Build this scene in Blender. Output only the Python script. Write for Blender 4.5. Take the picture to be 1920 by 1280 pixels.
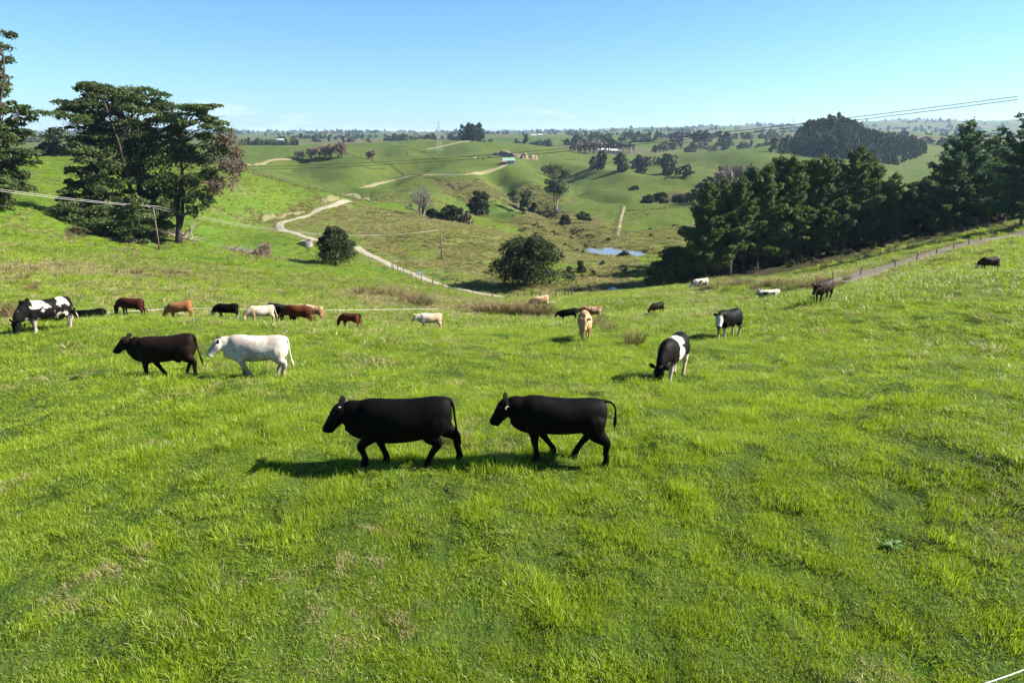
import bpy, bmesh, math, random
import numpy as np
from mathutils import Vector, Matrix

for o in list(bpy.data.objects): bpy.data.objects.remove(o)
scene = bpy.context.scene
COL = scene.collection
rad = math.radians

# ------------------------------------------------------------------ camera
CAMZ = 60.0
PITCH = rad(17.0)
FPX = 1280.0                       # focal length in pixels of a 1920 px wide frame
cam_d = bpy.data.cameras.new('camera'); cam = bpy.data.objects.new('camera', cam_d); COL.objects.link(cam)
cam.location = (0, 0, CAMZ); cam.rotation_euler = (rad(90) - PITCH, 0, 0)
cam_d.sensor_width = 36.0; cam_d.lens = 36.0 * FPX / 1920.0
cam_d.clip_start = 0.1; cam_d.clip_end = 60000
scene.camera = cam

# ------------------------------------------------------------------ sky, sun, exposure
SUN_AZ, SUN_EL = rad(5.0), rad(36.0)        # azimuth counted from +X towards +Y
sun_dir = Vector((math.cos(SUN_EL) * math.cos(SUN_AZ), math.cos(SUN_EL) * math.sin(SUN_AZ), math.sin(SUN_EL)))
world = bpy.data.worlds.new('World'); scene.world = world; world.use_nodes = True
wt = world.node_tree; wt.nodes.clear()
w_out = wt.nodes.new('ShaderNodeOutputWorld'); w_bg = wt.nodes.new('ShaderNodeBackground')
sky = wt.nodes.new('ShaderNodeTexSky'); sky.sky_type = 'NISHITA'; sky.sun_disc = False
sky.sun_elevation = SUN_EL; sky.sun_rotation = math.pi / 2 - SUN_AZ
sky.altitude = 0; sky.air_density = 1.0; sky.dust_density = 0.25; sky.ozone_density = 2.2
w_bg.inputs['Strength'].default_value = 0.043
# low cumulus far out over the horizon, all the way round
tc = wt.nodes.new('ShaderNodeTexCoord'); sep = wt.nodes.new('ShaderNodeSeparateXYZ')
wt.links.new(tc.outputs['Generated'], sep.inputs[0])
band = wt.nodes.new('ShaderNodeValToRGB'); band.color_ramp.interpolation = 'EASE'
e = band.color_ramp.elements
e[0].position = 0.0; e[0].color = (0.62, 0.62, 0.62, 1); e[1].position = 0.075; e[1].color = (0, 0, 0, 1)
e2 = band.color_ramp.elements.new(0.018); e2.color = (0.55, 0.55, 0.55, 1)
wt.links.new(sep.outputs['Z'], band.inputs[0])
cmap = wt.nodes.new('ShaderNodeMapping'); cmap.inputs['Scale'].default_value = (7.0, 7.0, 34.0)
cmap.inputs['Location'].default_value = (3.9, 2.2, 0.0)
wt.links.new(tc.outputs['Generated'], cmap.inputs['Vector'])
cn = wt.nodes.new('ShaderNodeTexNoise'); cn.inputs['Scale'].default_value = 1.0; cn.inputs['Detail'].default_value = 6; cn.inputs['Roughness'].default_value = 0.6
wt.links.new(cmap.outputs[0], cn.inputs['Vector'])
add = wt.nodes.new('ShaderNodeMath'); add.operation = 'ADD'
wt.links.new(cn.outputs['Fac'], add.inputs[0]); wt.links.new(band.outputs[0], add.inputs[1])
cr = wt.nodes.new('ShaderNodeMapRange'); cr.inputs['From Min'].default_value = 1.09; cr.inputs['From Max'].default_value = 1.25; cr.inputs['To Max'].default_value = 0.75
wt.links.new(add.outputs[0], cr.inputs['Value'])
cmix = wt.nodes.new('ShaderNodeMix'); cmix.data_type = 'RGBA'
wt.links.new(cr.outputs[0], cmix.inputs['Factor'])
tint = wt.nodes.new('ShaderNodeMix'); tint.data_type = 'RGBA'; tint.blend_type = 'MULTIPLY'; tint.inputs['Factor'].default_value = 1.0
wt.links.new(sky.outputs[0], tint.inputs['A']); tint.inputs['B'].default_value = (0.62, 0.92, 1.20, 1)
wt.links.new(tint.outputs['Result'], cmix.inputs['A'])
cmix.inputs['B'].default_value = (6.5, 7.6, 8.6, 1)
wt.links.new(cmix.outputs['Result'], w_bg.inputs['Color']); wt.links.new(w_bg.outputs[0], w_out.inputs[0])

sun_d = bpy.data.lights.new('sun', 'SUN'); sun_d.energy = 5.0; sun_d.angle = rad(0.53); sun_d.color = (1.0, 0.94, 0.84)
sun = bpy.data.objects.new('sun', sun_d); COL.objects.link(sun)
sun.rotation_euler = sun_dir.to_track_quat('Z', 'Y').to_euler(); sun.location = (60, 20, 120)
vs = scene.view_settings; vs.view_transform = 'Standard'; vs.look = 'None'; vs.gamma = 1.0; vs.exposure = 1.84; vs.use_curve_mapping = False
scene.render.engine = 'CYCLES'
cy = scene.cycles; cy.use_denoising = True; cy.max_bounces = 6; cy.diffuse_bounces = 3; cy.glossy_bounces = 2
cy.transmission_bounces = 4; cy.transparent_max_bounces = 8; cy.volume_bounces = 0; cy.sample_clamp_indirect = 6
try: cy.denoising_prefilter = 'ACCURATE'; cy.denoising_input_passes = 'RGB_ALBEDO_NORMAL'
except Exception: pass

# ------------------------------------------------------------------ numbers: noise, terrain
rng = np.random.default_rng(11)
_perm = np.random.default_rng(5).permutation(4096)
def _hash(ix, iy, seed):
    return _perm[(_perm[(ix + seed * 131) & 4095] + iy) & 4095] / 4095.0
def vnoise(x, y, seed=0):
    x = np.asarray(x, float); y = np.asarray(y, float)
    ix = np.floor(x).astype(np.int64); iy = np.floor(y).astype(np.int64)
    fx = x - ix; fy = y - iy; fx = fx * fx * fx * (fx * (fx * 6 - 15) + 10); fy = fy * fy * fy * (fy * (fy * 6 - 15) + 10)
    a = _hash(ix, iy, seed); b = _hash(ix + 1, iy, seed); c = _hash(ix, iy + 1, seed); d = _hash(ix + 1, iy + 1, seed)
    return (a + (b - a) * fx) * (1 - fy) + (c + (d - c) * fx) * fy
def fbm(x, y, octaves=4, seed=0, gain=0.5):
    t = 0.0; amp = 1.0; tot = 0.0
    for k in range(octaves):
        t = t + amp * (vnoise(np.asarray(x) * 2 ** k + 17.3 * k, np.asarray(y) * 2 ** k - 9.1 * k, seed + k) - 0.5); tot += amp; amp *= gain
    return t / tot * 2
def sstep(a, b, x):
    t = np.clip((np.asarray(x, float) - a) / (b - a), 0, 1); return t * t * (3 - 2 * t)

CP, SP = math.cos(PITCH), math.sin(PITCH)
def ray(px, py):                   # view ray with unit depth through a point of the photograph
    xc = (px - 960.0) / FPX; yc = (640.0 - py) / FPX
    return np.array([xc, CP + yc * SP, -SP + yc * CP])
def spot(px, py, d):               # the point at depth d on that ray
    v = ray(px, py) * d; return np.array([v[0], v[1], v[2] + CAMZ])

# surveyed ground points: where the land is seen and how far away it was judged to be
SURVEY = [
 # the near paddock
 (960,1280,8.0),(0,1280,8.1),(480,1280,8.0),(1440,1280,7.9),(1920,1280,7.7),
 (0,1000,11.2),(500,1000,11.0),(960,1000,10.8),(1440,1000,10.6),(1920,1000,10.2),
 (150,865,13.5),(770,862,13.1),(1060,868,12.9),(1500,865,12.6),(1900,865,12.0),
 (20,760,17.6),(300,700,20.6),(490,706,20.4),(760,715,20.0),(960,715,19.8),(1250,712,19.8),(1600,700,20.0),(1900,700,18.6),
 (90,609,27.5),(-150,640,26),(250,640,26.0),(440,640,27.5),(640,640,30),(800,640,31),(960,640,31.5),(1095,635,31.5),(1360,634,31.0),(1600,600,32.0),(1900,570,31.5),
 (20,600,30.5),(170,601,30.5),(330,604,32),(480,610,35),
 (1540,566,41),(1850,508,50),(1700,530,48),(1450,575,47),(1230,590,52),(1300,600,43),(1700,640,27),
 (245,592,50),(340,598,50),(426,598,50),(495,606,49),(585,600,54),(655,612,50),(805,617,53),(950,603,56),(1063,602,58),(1107,600,60),
 (1440,561,65),(1310,540,88),(1230,560,72),(1400,532,90),
 (100,583,56),(300,580,58),(500,583,60),(700,586,66),(900,585,72),(1010,580,76),
 # shoulder above the track on the right
 (1600,523,80),(1700,497,88),(1800,466,96),(1920,440,102),(2050,405,108),
 (1550,520,100),(1650,487,110),(1750,458,118),(1880,427,125),
 (1450,512,135),(1320,520,140),(1560,480,150),(1700,445,160),(1850,405,165),(2000,370,170),
 # the left hillside
 (0,500,80),(-150,470,85),(200,520,88),(0,440,112),(-150,400,115),(200,470,125),(299,467,145),(30,390,135),(335,445,150),(100,400,155),
 (400,480,132),(450,500,122),(600,540,104),(500,560,84),(700,560,96),(800,588,72),(870,573,92),
 (130,340,205),(120,300,265),(-150,300,240),(0,320,220),(300,350,225),(430,350,250),(430,310,310),(300,305,300),
 (450,420,190),(380,440,165),(560,480,160),(630,498,150),(480,330,300),(580,353,300),(700,379,320),
 (650,520,128),(720,520,140),
 # the gravel road
 (930,557,132),(860,543,142),(800,525,153),(750,505,166),(690,478,186),(672,466,194),(600,450,200),(520,425,222),(590,400,258),(655,376,292),
 # tussock face, trees, ponds
 (960,560,124),(985,535,150),(1060,555,120),(828,488,186),(800,440,215),(740,420,238),(880,430,240),(900,470,205),(930,500,180),(790,400,300),(860,415,275),
 (1140,540,142),(1100,534,146),(1200,534,146),(1090,515,165),(1050,500,180),(1155,477,238),(1100,473,240),(1215,480,236),(1155,468,250),(1160,495,205),(1230,500,190),
 (1050,420,322),(960,420,300),(1000,450,262),(1165,447,302),(1250,440,300),(1320,440,290),(1040,387,420),(1100,385,430),(900,385,380),(960,370,430),
 (1180,386,425),(1320,405,370),(1320,383,430),(1250,380,450),(1300,350,580),(1150,350,600),(1200,335,680),(1300,322,760),(1260,295,960),(1130,310,900),(1400,330,700),
 # the far green hills
 (600,345,430),(480,318,480),(720,365,390),(600,320,560),(600,297,670),(480,306,640),(740,298,660),(820,335,500),(870,330,520),(950,312,640),(953,305,690),(900,350,450),(1020,330,600),
 (800,300,640),(880,300,680),(1000,295,800),(1080,300,850),
 (560,292,720),(650,288,780),(470,285,900),(700,272,980),(824,274,950),(880,263,1060),(960,270,1050),(1060,278,1080),(640,275,950),
 (1400,283,900),(1340,290,880),(1480,300,840),(1580,300,900),(1650,318,700),(1750,320,680),(1580,252,1050),(1500,262,1040),(1660,268,1030),(1720,280,1000),
 (1760,268,1300),(1850,275,1300),(1920,262,1500),(2050,262,1500),
 # far farmland and the skyline hills
 (470,262,1900),(600,266,1600),(700,262,1900),(820,258,2300),(950,262,1700),(1060,268,1500),(1180,264,1500),(1300,262,1600),(1400,262,1700),(1480,255,2000),
 (500,255,3000),(700,254,3200),(950,254,3000),(1150,253,3000),(1350,248,3000),(1500,246,3200),(1700,250,3200),(1880,250,3400),
 (470,249,6500),(540,250,6500),(620,249,6500),(720,249.5,6500),(860,249.5,6500),(950,249,6500),(1050,247,6500),(1120,247.5,6500),(1200,243,6500),(1320,238,6500),(1430,234,6500),(1560,232,6500),(1650,226,6500),(1740,226,6500),(1850,229,6500),(1920,231,6500),(2100,232,6500),
 (250,248,6500),(60,247,6500),(-200,247,6500),
 (200,262,2500),(0,262,2500),(-200,262,2500),(250,285,700),(50,285,700),(-200,285,700),
]
HIDDEN = [   # dips behind the crests: column, depth, metres below the camera
 (480,375,-28),(540,370,-31),(600,365,-34),(660,365,-36),
 (480,800,-36),(560,830,-37),(650,860,-36),(740,800,-34),(820,780,-30),
 (700,1350,-32),(824,1350,-30),(900,1450,-30),(1000,1400,-30),(1080,1350,-28),
 (1150,800,-46),(1060,720,-42),(1000,760,-36),
 (1340,1100,-34),(1420,1150,-34),(1600,520,-46),(1750,480,-44),(1450,500,-44),(1600,260,-38),(1750,260,-36),(1900,270,-34),(1450,230,-38),
 (150,340,-18),(300,400,-26),(0,330,-16),(430,420,-27),
]
def _controls():
    P = []
    for px, d, z in HIDDEN:
        x = (px - 960.0) / FPX * d; y = (d + z * SP) / CP
        P.append((math.atan2(x, y), math.log(math.hypot(x, y)), z))
    for px, py, d in SURVEY:
        p = spot(px, py, d); P.append((math.atan2(p[0], p[1]), math.log(math.hypot(p[0], p[1])), p[2] - CAMZ))
    P.append((0, 0.0, -5.6)); P.append((0.5, 0.8, -5.7)); P.append((-0.5, 0.8, -5.8))
    for th, prof in ((1.0, ((3.2,-6.5),(4,-9.5),(4.8,-17),(5.5,-25),(7,-25),(8.8,40))), (-1.0, ((3.2,-7.5),(4,-13),(4.7,-14),(5.5,-8),(7,-20),(8.8,20))),
                     (1.9, ((1,-5.6),(3,-7),(4.6,-14),(6,-25),(8.8,40))), (-1.9, ((1,-5.8),(3,-7),(4.6,-14),(6,-20),(8.8,30))),
                     (3.1, ((1,-5.7),(3,-6),(4.6,-10),(6,-20),(8.8,30))), (-3.1, ((1,-5.7),(3,-6),(4.6,-10),(6,-20),(8.8,30)))):
        for lr, z in prof: P.append((th, lr, z))
    for th in np.linspace(-3, 3, 13): P.append((th, 9.62, -40.0))
    return np.array(P)
_C = _controls()
def _tps_fit(C, lam):
    n = len(C); d2 = (C[:, None, 0] - C[None, :, 0]) ** 2 + (C[:, None, 1] - C[None, :, 1]) ** 2
    K = 0.5 * d2 * np.log(d2 + 1e-12); K[np.arange(n), np.arange(n)] = lam
    A = np.zeros((n + 3, n + 3)); A[:n, :n] = K; A[:n, n] = 1; A[:n, n+1:] = C[:, :2]; A[n:, :n] = A[:n, n:].T
    return np.linalg.solve(A, np.concatenate([C[:, 2], np.zeros(3)]))
_W = _tps_fit(_C, 0.0004)
def tps(th, lr):
    out = np.empty(th.size); th = th.ravel(); lr = lr.ravel(); n = len(_C)
    for i in range(0, th.size, 20000):
        d2 = (th[i:i+20000, None] - _C[None, :, 0]) ** 2 + (lr[i:i+20000, None] - _C[None, :, 1]) ** 2
        out[i:i+20000] = (0.5 * d2 * np.log(d2 + 1e-12)) @ _W[:n] + _W[n] + _W[n+1] * th[i:i+20000] + _W[n+2] * lr[i:i+20000]
    return out
TH = np.concatenate([np.linspace(-math.pi, -0.84, 40)[:-1], np.linspace(-0.84, 0.84, 640), np.linspace(0.84, math.pi, 40)[1:]])
LR = np.concatenate([np.linspace(0.0, 1.75, 12)[:-1], np.linspace(1.75, math.log(15000), 430)])
GT, GL = np.meshgrid(TH, LR, indexing='ij')
# coarse evaluation then bilinear would lose ridges, so evaluate the spline everywhere
GZ = tps(GT, GL).reshape(GT.shape)
GR = np.exp(GL); GX = GR * np.sin(GT); GY = GR * np.cos(GT)
# lumps: pugged ground near by, stock tracks on the hillsides, folds in the far land
near = 1 - sstep(60, 200, GR)
GZ += near * (0.10 * fbm(GX / 0.8, GY / 0.8, 2, 5) + 0.15 * fbm(GX / 1.7, GY / 1.7, 3, 3) + 0.22 * fbm(GX / 7.0, GY / 7.0, 2, 7)) * sstep(5, 9, GR)
mid = sstep(60, 160, GR) * (1 - sstep(900, 2000, GR))
GZ += mid * (0.9 * fbm(GX / 16, GY / 16, 5, 21, 0.65))
far = sstep(300, 1200, GR)
GZ += far * (6.5 * fbm(GX / 130, GY / 130, 4, 31))
GZ += sstep(160, 380, GR) * (1 - sstep(900, 1500, GR)) * 3.2 * fbm(GX / 50, GY / 50, 3, 37)
vfar = sstep(1500, 3500, GR)
GZ += vfar * (14.0 * fbm(GX / 700, GY / 700, 4, 41) + 26.0 * sstep(3800, 6200, GR) * fbm(GX / 520, GY / 900, 4, 47))
GZ += CAMZ
POND_LEVEL = {}
def carve(name, px, py, rx, ry, turn, depth=0.6):     # a flat-bottomed hollow for a pond
    global GZ
    c = ground(px, py); ca, sa = math.cos(turn), math.sin(turn)
    u = ((GX - c[0]) * ca + (GY - c[1]) * sa) / rx; v = (-(GX - c[0]) * sa + (GY - c[1]) * ca) / ry
    e = np.sqrt(u * u + v * v) * (1 + 0.45 * fbm(GX / 9, GY / 9, 3, 51)); w = 1 - sstep(0.92, 1.45, e)
    GZ = GZ * (1 - w) + (c[2] - depth) * w
    rim = sstep(1.25, 1.5, e) * (1 - sstep(1.7, 2.3, e)); GZ = GZ * (1 - rim) + np.maximum(GZ, c[2] + 0.35) * rim
    POND_LEVEL[name] = (c, rx, ry, turn, c[2] - 0.12)
def height(x, y):
    x = np.asarray(x, float); y = np.asarray(y, float)
    th = np.arctan2(x, y); lr = np.log(np.maximum(np.hypot(x, y), 1.0))
    fi = np.interp(th, TH, np.arange(len(TH))); fj = np.interp(lr, LR, np.arange(len(LR)))
    i = np.clip(fi.astype(int), 0, len(TH) - 2); j = np.clip(fj.astype(int), 0, len(LR) - 2); u = fi - i; v = fj - j
    return (GZ[i, j] * (1 - u) + GZ[i + 1, j] * u) * (1 - v) + (GZ[i, j + 1] * (1 - u) + GZ[i + 1, j + 1] * u) * v
_DS = np.exp(np.linspace(math.log(5), math.log(9000), 900))
def ground(px, py, dmin=0.0):          # first ground point seen along a ray of the photograph
    v = ray(px, py); ds = _DS[_DS > dmin] if dmin else _DS
    g = ds * v[2] + CAMZ - height(ds * v[0], ds * v[1])
    k = np.argmax(g < 0) if (g < 0).any() else len(ds) - 1
    lo, hi = ds[max(k - 1, 0)], ds[k]
    for _ in range(18):
        m = 0.5 * (lo + hi)
        if m * v[2] + CAMZ - float(height(m * v[0], m * v[1])) < 0: hi = m
        else: lo = m
    x, y = hi * v[0], hi * v[1]
    return np.array([x, y, float(height(x, y))])
def at(px, d):                          # ground under the ray column px at depth d (found by walking the column)
    x = (px - 960.0) / FPX * d
    y = d
    for _ in range(12):                 # depth d = y*cos + (CAMZ - z)*sin
        z = float(height(x, y)); y = (d - (CAMZ - z) * SP) / CP
    return np.array([x, y, float(height(x, y))])
def inside(x, y, poly):
    x = np.asarray(x); y = np.asarray(y); r = np.zeros(x.shape, bool); n = len(poly)
    for k in range(n):
        x0, y0 = poly[k]; x1, y1 = poly[(k + 1) % n]
        if y0 == y1: continue
        c = ((y0 > y) != (y1 > y)) & (x < (x1 - x0) * (y - y0) / (y1 - y0) + x0); r ^= c
    return r
def dense(pix, step=9.0):
    out = []
    for (a, b), (c, d) in zip(pix[:-1], pix[1:]):
        n = max(1, int(math.hypot(c - a, d - b) / step)); out += [(a + (c - a) * k / n, b + (d - b) * k / n) for k in range(n)]
    return out + [pix[-1]]
def pathpts(pix, dmin=0.0): return np.array([ground(px, py, dmin) for px, py in pix])
def dist_path(x, y, P):
    d = np.full(np.shape(x), 1e9)
    for a, b in zip(P[:-1], P[1:]):
        vx, vy = b[0] - a[0], b[1] - a[1]; L = vx * vx + vy * vy + 1e-9
        t = np.clip(((x - a[0]) * vx + (y - a[1]) * vy) / L, 0, 1)
        d = np.minimum(d, np.hypot(x - a[0] - t * vx, y - a[1] - t * vy))
    return d
def smooth_path(P, step):
    P = np.asarray(P, float); out = []
    for k in range(len(P) - 1):
        p0 = P[max(k - 1, 0)]; p1 = P[k]; p2 = P[k + 1]; p3 = P[min(k + 2, len(P) - 1)]
        n = max(2, int(np.linalg.norm(p2[:2] - p1[:2]) / step))
        for t in np.arange(n) / n:
            out.append(0.5 * ((2 * p1) + (-p0 + p2) * t + (2 * p0 - 5 * p1 + 4 * p2 - p3) * t * t + (-p0 + 3 * p1 - 3 * p2 + p3) * t ** 3))
    out.append(P[-1]); return np.array(out)

def fold(pix, width, depth):            # a gully (or, with depth < 0, a spur) along a surveyed line
    global GZ
    P = smooth_path(pathpts(pix), width * 0.5); m = (GR > 150) & (GR < 1400) & (np.abs(GT) < 0.8); d = dist_path(GX[m], GY[m], P)
    GZ[m] -= depth * np.exp(-(d / width) ** 2) * (1 + 0.35 * fbm(GX[m] / 25, GY[m] / 25, 3, 57))
for p_, w_, d_ in (([(930, 322), (955, 345), (985, 372), (1010, 396)], 15, 7.0), ([(1060, 342), (1110, 362), (1180, 370), (1270, 368)], 20, 6.0), ([(1010, 398), (1060, 425), (1110, 452), (1135, 468)], 8, 2.0),
                   ([(770, 302), (715, 326), (668, 350)], 32, 7.0), ([(1010, 300), (1045, 318), (1080, 338)], 26, 7.0), ([(1060, 326), (1130, 332), (1220, 345), (1320, 345)], 24, -5.0), ([(850, 345), (880, 375), (930, 405)], 14, 3.5),
                   ([(560, 300), (575, 325), (590, 345)], 26, 5.0), ([(820, 280), (760, 292), (700, 290)], 40, 6.0), ([(1280, 292), (1340, 300), (1400, 312)], 40, 6.0), ([(540, 380), (480, 400), (440, 430)], 9, 2.2), ([(420, 455), (520, 460), (590, 470)], 8, 1.8)):
    fold(p_, w_, d_ * 1.5)
carve('upper', 1155, 477, 12.0, 10.0, 0.0)
carve('lower', 1160, 541, 2.6, 1.6, 0.1)
# ------------------------------------------------------------------ helpers for objects
def prop(o, label=None, category=None, group=None, kind=None):
    if label: o['label'] = label
    if category: o['category'] = category
    if group: o['group'] = group
    if kind: o['kind'] = kind
    return o
def empty(name, loc, label=None, category=None, group=None, rz=0.0, scale=1.0):
    o = bpy.data.objects.new(name, None); COL.objects.link(o); o.location = Vector(loc); o.rotation_euler = (0, 0, rz); o.scale = (scale,) * 3
    o.empty_display_size = 0.3
    return prop(o, label, category, group)
def mesh_from(name, V, F, mats, smooth=True, mat_idx=None):
    me = bpy.data.meshes.new(name)
    V = np.asarray(V, np.float32)
    if isinstance(F, np.ndarray) and F.ndim == 2:
        n, k = F.shape
        me.vertices.add(len(V)); me.vertices.foreach_set('co', V.ravel())
        me.loops.add(n * k); me.loops.foreach_set('vertex_index', F.astype(np.int32).ravel())
        me.polygons.add(n); me.polygons.foreach_set('loop_start', np.arange(0, n * k, k, dtype=np.int32))
        me.update(calc_edges=True)
    else:
        me.from_pydata(V.tolist(), [], [list(map(int, f)) for f in F])
    for m in (mats if isinstance(mats, (list, tuple)) else [mats]): me.materials.append(m)
    if mat_idx is not None: me.polygons.foreach_set('material_index', np.asarray(mat_idx, np.int32))
    me.polygons.foreach_set('use_smooth', np.full(len(me.polygons), smooth)); me.update()
    return me
def link(name, me, parent=None, loc=None):
    o = bpy.data.objects.new(name, me); COL.objects.link(o)
    if parent is not None: o.parent = parent
    if loc is not None: o.location = Vector(loc)
    return o
class MB:                                   # collects tubes, boxes and rings into one mesh
    def __init__(s): s.V = []; s.F = []
    def add(s, V, F):
        b = len(s.V); s.V.extend([tuple(map(float, v)) for v in V]); s.F.extend([tuple(b + i for i in f) for f in F])
    def tube(s, pts, radii, sides=6, caps=True):
        pts = [Vector(p) for p in pts]; V = []; F = []
        if not hasattr(radii, '__len__'): radii = [radii] * len(pts)
        ref = None
        for i, p in enumerate(pts):
            t = (pts[min(i + 1, len(pts) - 1)] - pts[max(i - 1, 0)]).normalized()
            if ref is None: ref = t.orthogonal().normalized()
            ref = (ref - t * ref.dot(t)).normalized(); w = t.cross(ref)
            for k in range(sides):
                a = 2 * math.pi * k / sides; V.append(p + (ref * math.cos(a) + w * math.sin(a)) * radii[i])
        for i in range(len(pts) - 1):
            for k in range(sides):
                F.append((i * sides + k, i * sides + (k + 1) % sides, (i + 1) * sides + (k + 1) % sides, (i + 1) * sides + k))
        if caps: F.append(tuple(range(sides - 1, -1, -1))); F.append(tuple((len(pts) - 1) * sides + k for k in range(sides)))
        s.add(V, F)
    def box(s, c, size, rz=0.0, top=1.0):
        c = Vector(c); x, y, z = [k / 2 for k in size]; V = []
        for sz, q in ((-1, 1.0), (1, top)):
            for sx, sy in ((-1, -1), (1, -1), (1, 1), (-1, 1)):
                a, b = sx * x * q, sy * y * q
                V.append(c + Vector((a * math.cos(rz) - b * math.sin(rz), a * math.sin(rz) + b * math.cos(rz), sz * z)))
        s.add(V, [(3, 2, 1, 0), (4, 5, 6, 7), (0, 1, 5, 4), (1, 2, 6, 5), (2, 3, 7, 6), (3, 0, 4, 7)])
    def mesh(s, name, mat, smooth=False): return mesh_from(name, s.V, s.F, mat, smooth)

# ------------------------------------------------------------------ materials
class NT:
    def __init__(s, name):
        s.m = bpy.data.materials.new(name); s.m.use_nodes = True; s.t = s.m.node_tree; s.t.nodes.clear()
        s.out = s.n('ShaderNodeOutputMaterial')
    def n(s, kind, **kw):
        o = s.t.nodes.new(kind)
        for k, v in kw.items():
            if k in o.inputs: s.put(o.inputs[k], v)
            else: setattr(o, k, v)
        return o
    def put(s, sock, v):
        if isinstance(v, bpy.types.NodeSocket): s.t.links.new(v, sock)
        elif isinstance(v, bpy.types.Node): s.t.links.new(v.outputs[0], sock)
        else: sock.default_value = v
    def noise(s, scale, detail=3.0, rough=0.55, vec=None, dist=0.0):
        o = s.n('ShaderNodeTexNoise'); o.inputs['Scale'].default_value = scale; o.inputs['Detail'].default_value = detail; o.inputs['Roughness'].default_value = rough; o.inputs['Distortion'].default_value = dist
        if vec is not None: s.put(o.inputs['Vector'], vec)
        return o.outputs['Fac']
    def mix(s, f, a, b, mode='MIX'):
        o = s.n('ShaderNodeMix'); o.data_type = 'RGBA'; o.blend_type = mode
        s.put(o.inputs['Factor'], f); s.put(o.inputs['A'], a if not isinstance(a, tuple) else (*a, 1)[:4]); s.put(o.inputs['B'], b if not isinstance(b, tuple) else (*b, 1)[:4])
        return o.outputs['Result']
    def ramp(s, v, lo, hi, a=0.0, b=1.0):
        o = s.n('ShaderNodeMapRange'); s.put(o.inputs['Value'], v); o.inputs['From Min'].default_value = lo; o.inputs['From Max'].default_value = hi
        o.inputs['To Min'].default_value = a; o.inputs['To Max'].default_value = b; return o.outputs[0]
    def math(s, op, a, b=0.0):
        o = s.n('ShaderNodeMath'); o.operation = op; s.put(o.inputs[0], a); s.put(o.inputs[1], b); return o.outputs[0]
    def attr(s, name, kind='GEOMETRY'):
        o = s.n('ShaderNodeAttribute'); o.attribute_name = name; o.attribute_type = kind; return o
    def bump(s, h, strength, dist=0.05):
        o = s.n('ShaderNodeBump'); s.put(o.inputs['Height'], h); o.inputs['Strength'].default_value = strength; o.inputs['Distance'].default_value = dist; return o.outputs[0]
    def bsdf(s, color, rough=0.8, spec=0.2, normal=None, **kw):
        o = s.n('ShaderNodeBsdfPrincipled'); s.put(o.inputs['Base Color'], color if not isinstance(color, tuple) else (*color, 1)[:4])
        s.put(o.inputs['Roughness'], rough); o.inputs['Specular IOR Level'].default_value = spec
        if normal is not None: s.put(o.inputs['Normal'], normal)
        for k, v in kw.items(): s.put(o.inputs[k], v)
        s.t.links.new(o.outputs[0], s.out.inputs['Surface']); return o
    def leaf(s, color, back, trans=0.35, rough=0.6, spec=0.25):      # thin leaf: reflects and lets light through
        p = s.bsdf(color, rough, spec); tr = s.n('ShaderNodeBsdfTranslucent'); s.put(tr.inputs['Color'], back if not isinstance(back, tuple) else (*back, 1)[:4])
        mx = s.n('ShaderNodeMixShader'); mx.inputs[0].default_value = trans
        s.t.links.new(p.outputs[0], mx.inputs[1]); s.t.links.new(tr.outputs[0], mx.inputs[2]); s.t.links.new(mx.outputs[0], s.out.inputs['Surface'])
        return mx
def plain(name, col, rough=0.8, spec=0.2, vary=0.25, scale=6.0, bump=0.0, metallic=0.0):
    t = NT(name); co = t.n('ShaderNodeTexCoord').outputs['Object']; f = t.noise(scale, 4, 0.6, co)
    c = t.mix(t.ramp(f, 0.3, 0.7), tuple(k * (1 - vary) for k in col), tuple(min(1, k * (1 + vary)) for k in col))
    t.bsdf(c, rough, spec, t.bump(f, bump) if bump else None, **({'Metallic': metallic} if metallic else {}))
    return t.m

# ------------------------------------------------------------------ where each kind of cover grows (world outlines)
def outline(pix, dmin=0.0): return [tuple(p[:2]) for p in pathpts(pix, dmin)]
ROAD = pathpts([(952, 562), (930, 556), (900, 551), (860, 542), (800, 525), (750, 505), (712, 487), (684, 474), (668, 462)])
ROAD_UP = pathpts([(596, 452), (548, 436), (524, 424), (548, 412), (590, 397), (622, 386), (655, 377)])
RACE_FAR = pathpts(dense([(672, 354), (720, 342), (768, 331), (800, 328), (860, 328), (905, 324), (930, 317), (950, 309)]))
TRACK_RIGHT = pathpts([(1560, 531), (1605, 521), (1660, 503), (1730, 482), (1800, 463), (1860, 448), (1925, 436), (2040, 412)])
RACE_RIGHT = pathpts([(1158, 446), (1160, 430), (1165, 405), (1170, 388)])
RANK = [outline(p) for p in (
    [(600, 400), (660, 382), (720, 392), (800, 402), (900, 425), (965, 445), (1000, 480), (940, 545), (870, 535), (800, 512), (700, 468), (650, 440), (560, 418)],
    [(400, 395), (480, 380), (560, 388), (640, 372), (600, 385), (520, 415), (440, 415)],
    [(640, 545), (720, 535), (800, 548), (900, 565), (1000, 572), (960, 590), (860, 590), (760, 582), (660, 570)],
    [(0, 505), (120, 498), (260, 505), (350, 512), (340, 524), (200, 520), (60, 520), (0, 530)],
    [(1000, 395), (1080, 400), (1160, 440), (1320, 415), (1330, 450), (1230, 470), (1220, 500), (1080, 500), (980, 460), (960, 420)],
    [(1000, 540), (1080, 520), (1200, 520), (1210, 535), (1080, 552), (1000, 566)],
    [(1320, 520), (1450, 522), (1560, 515), (1640, 500), (1560, 535), (1450, 545), (1340, 535)],
    [(820, 345), (900, 338), (1000, 345), (1060, 390), (960, 385), (880, 392)],
)]
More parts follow.
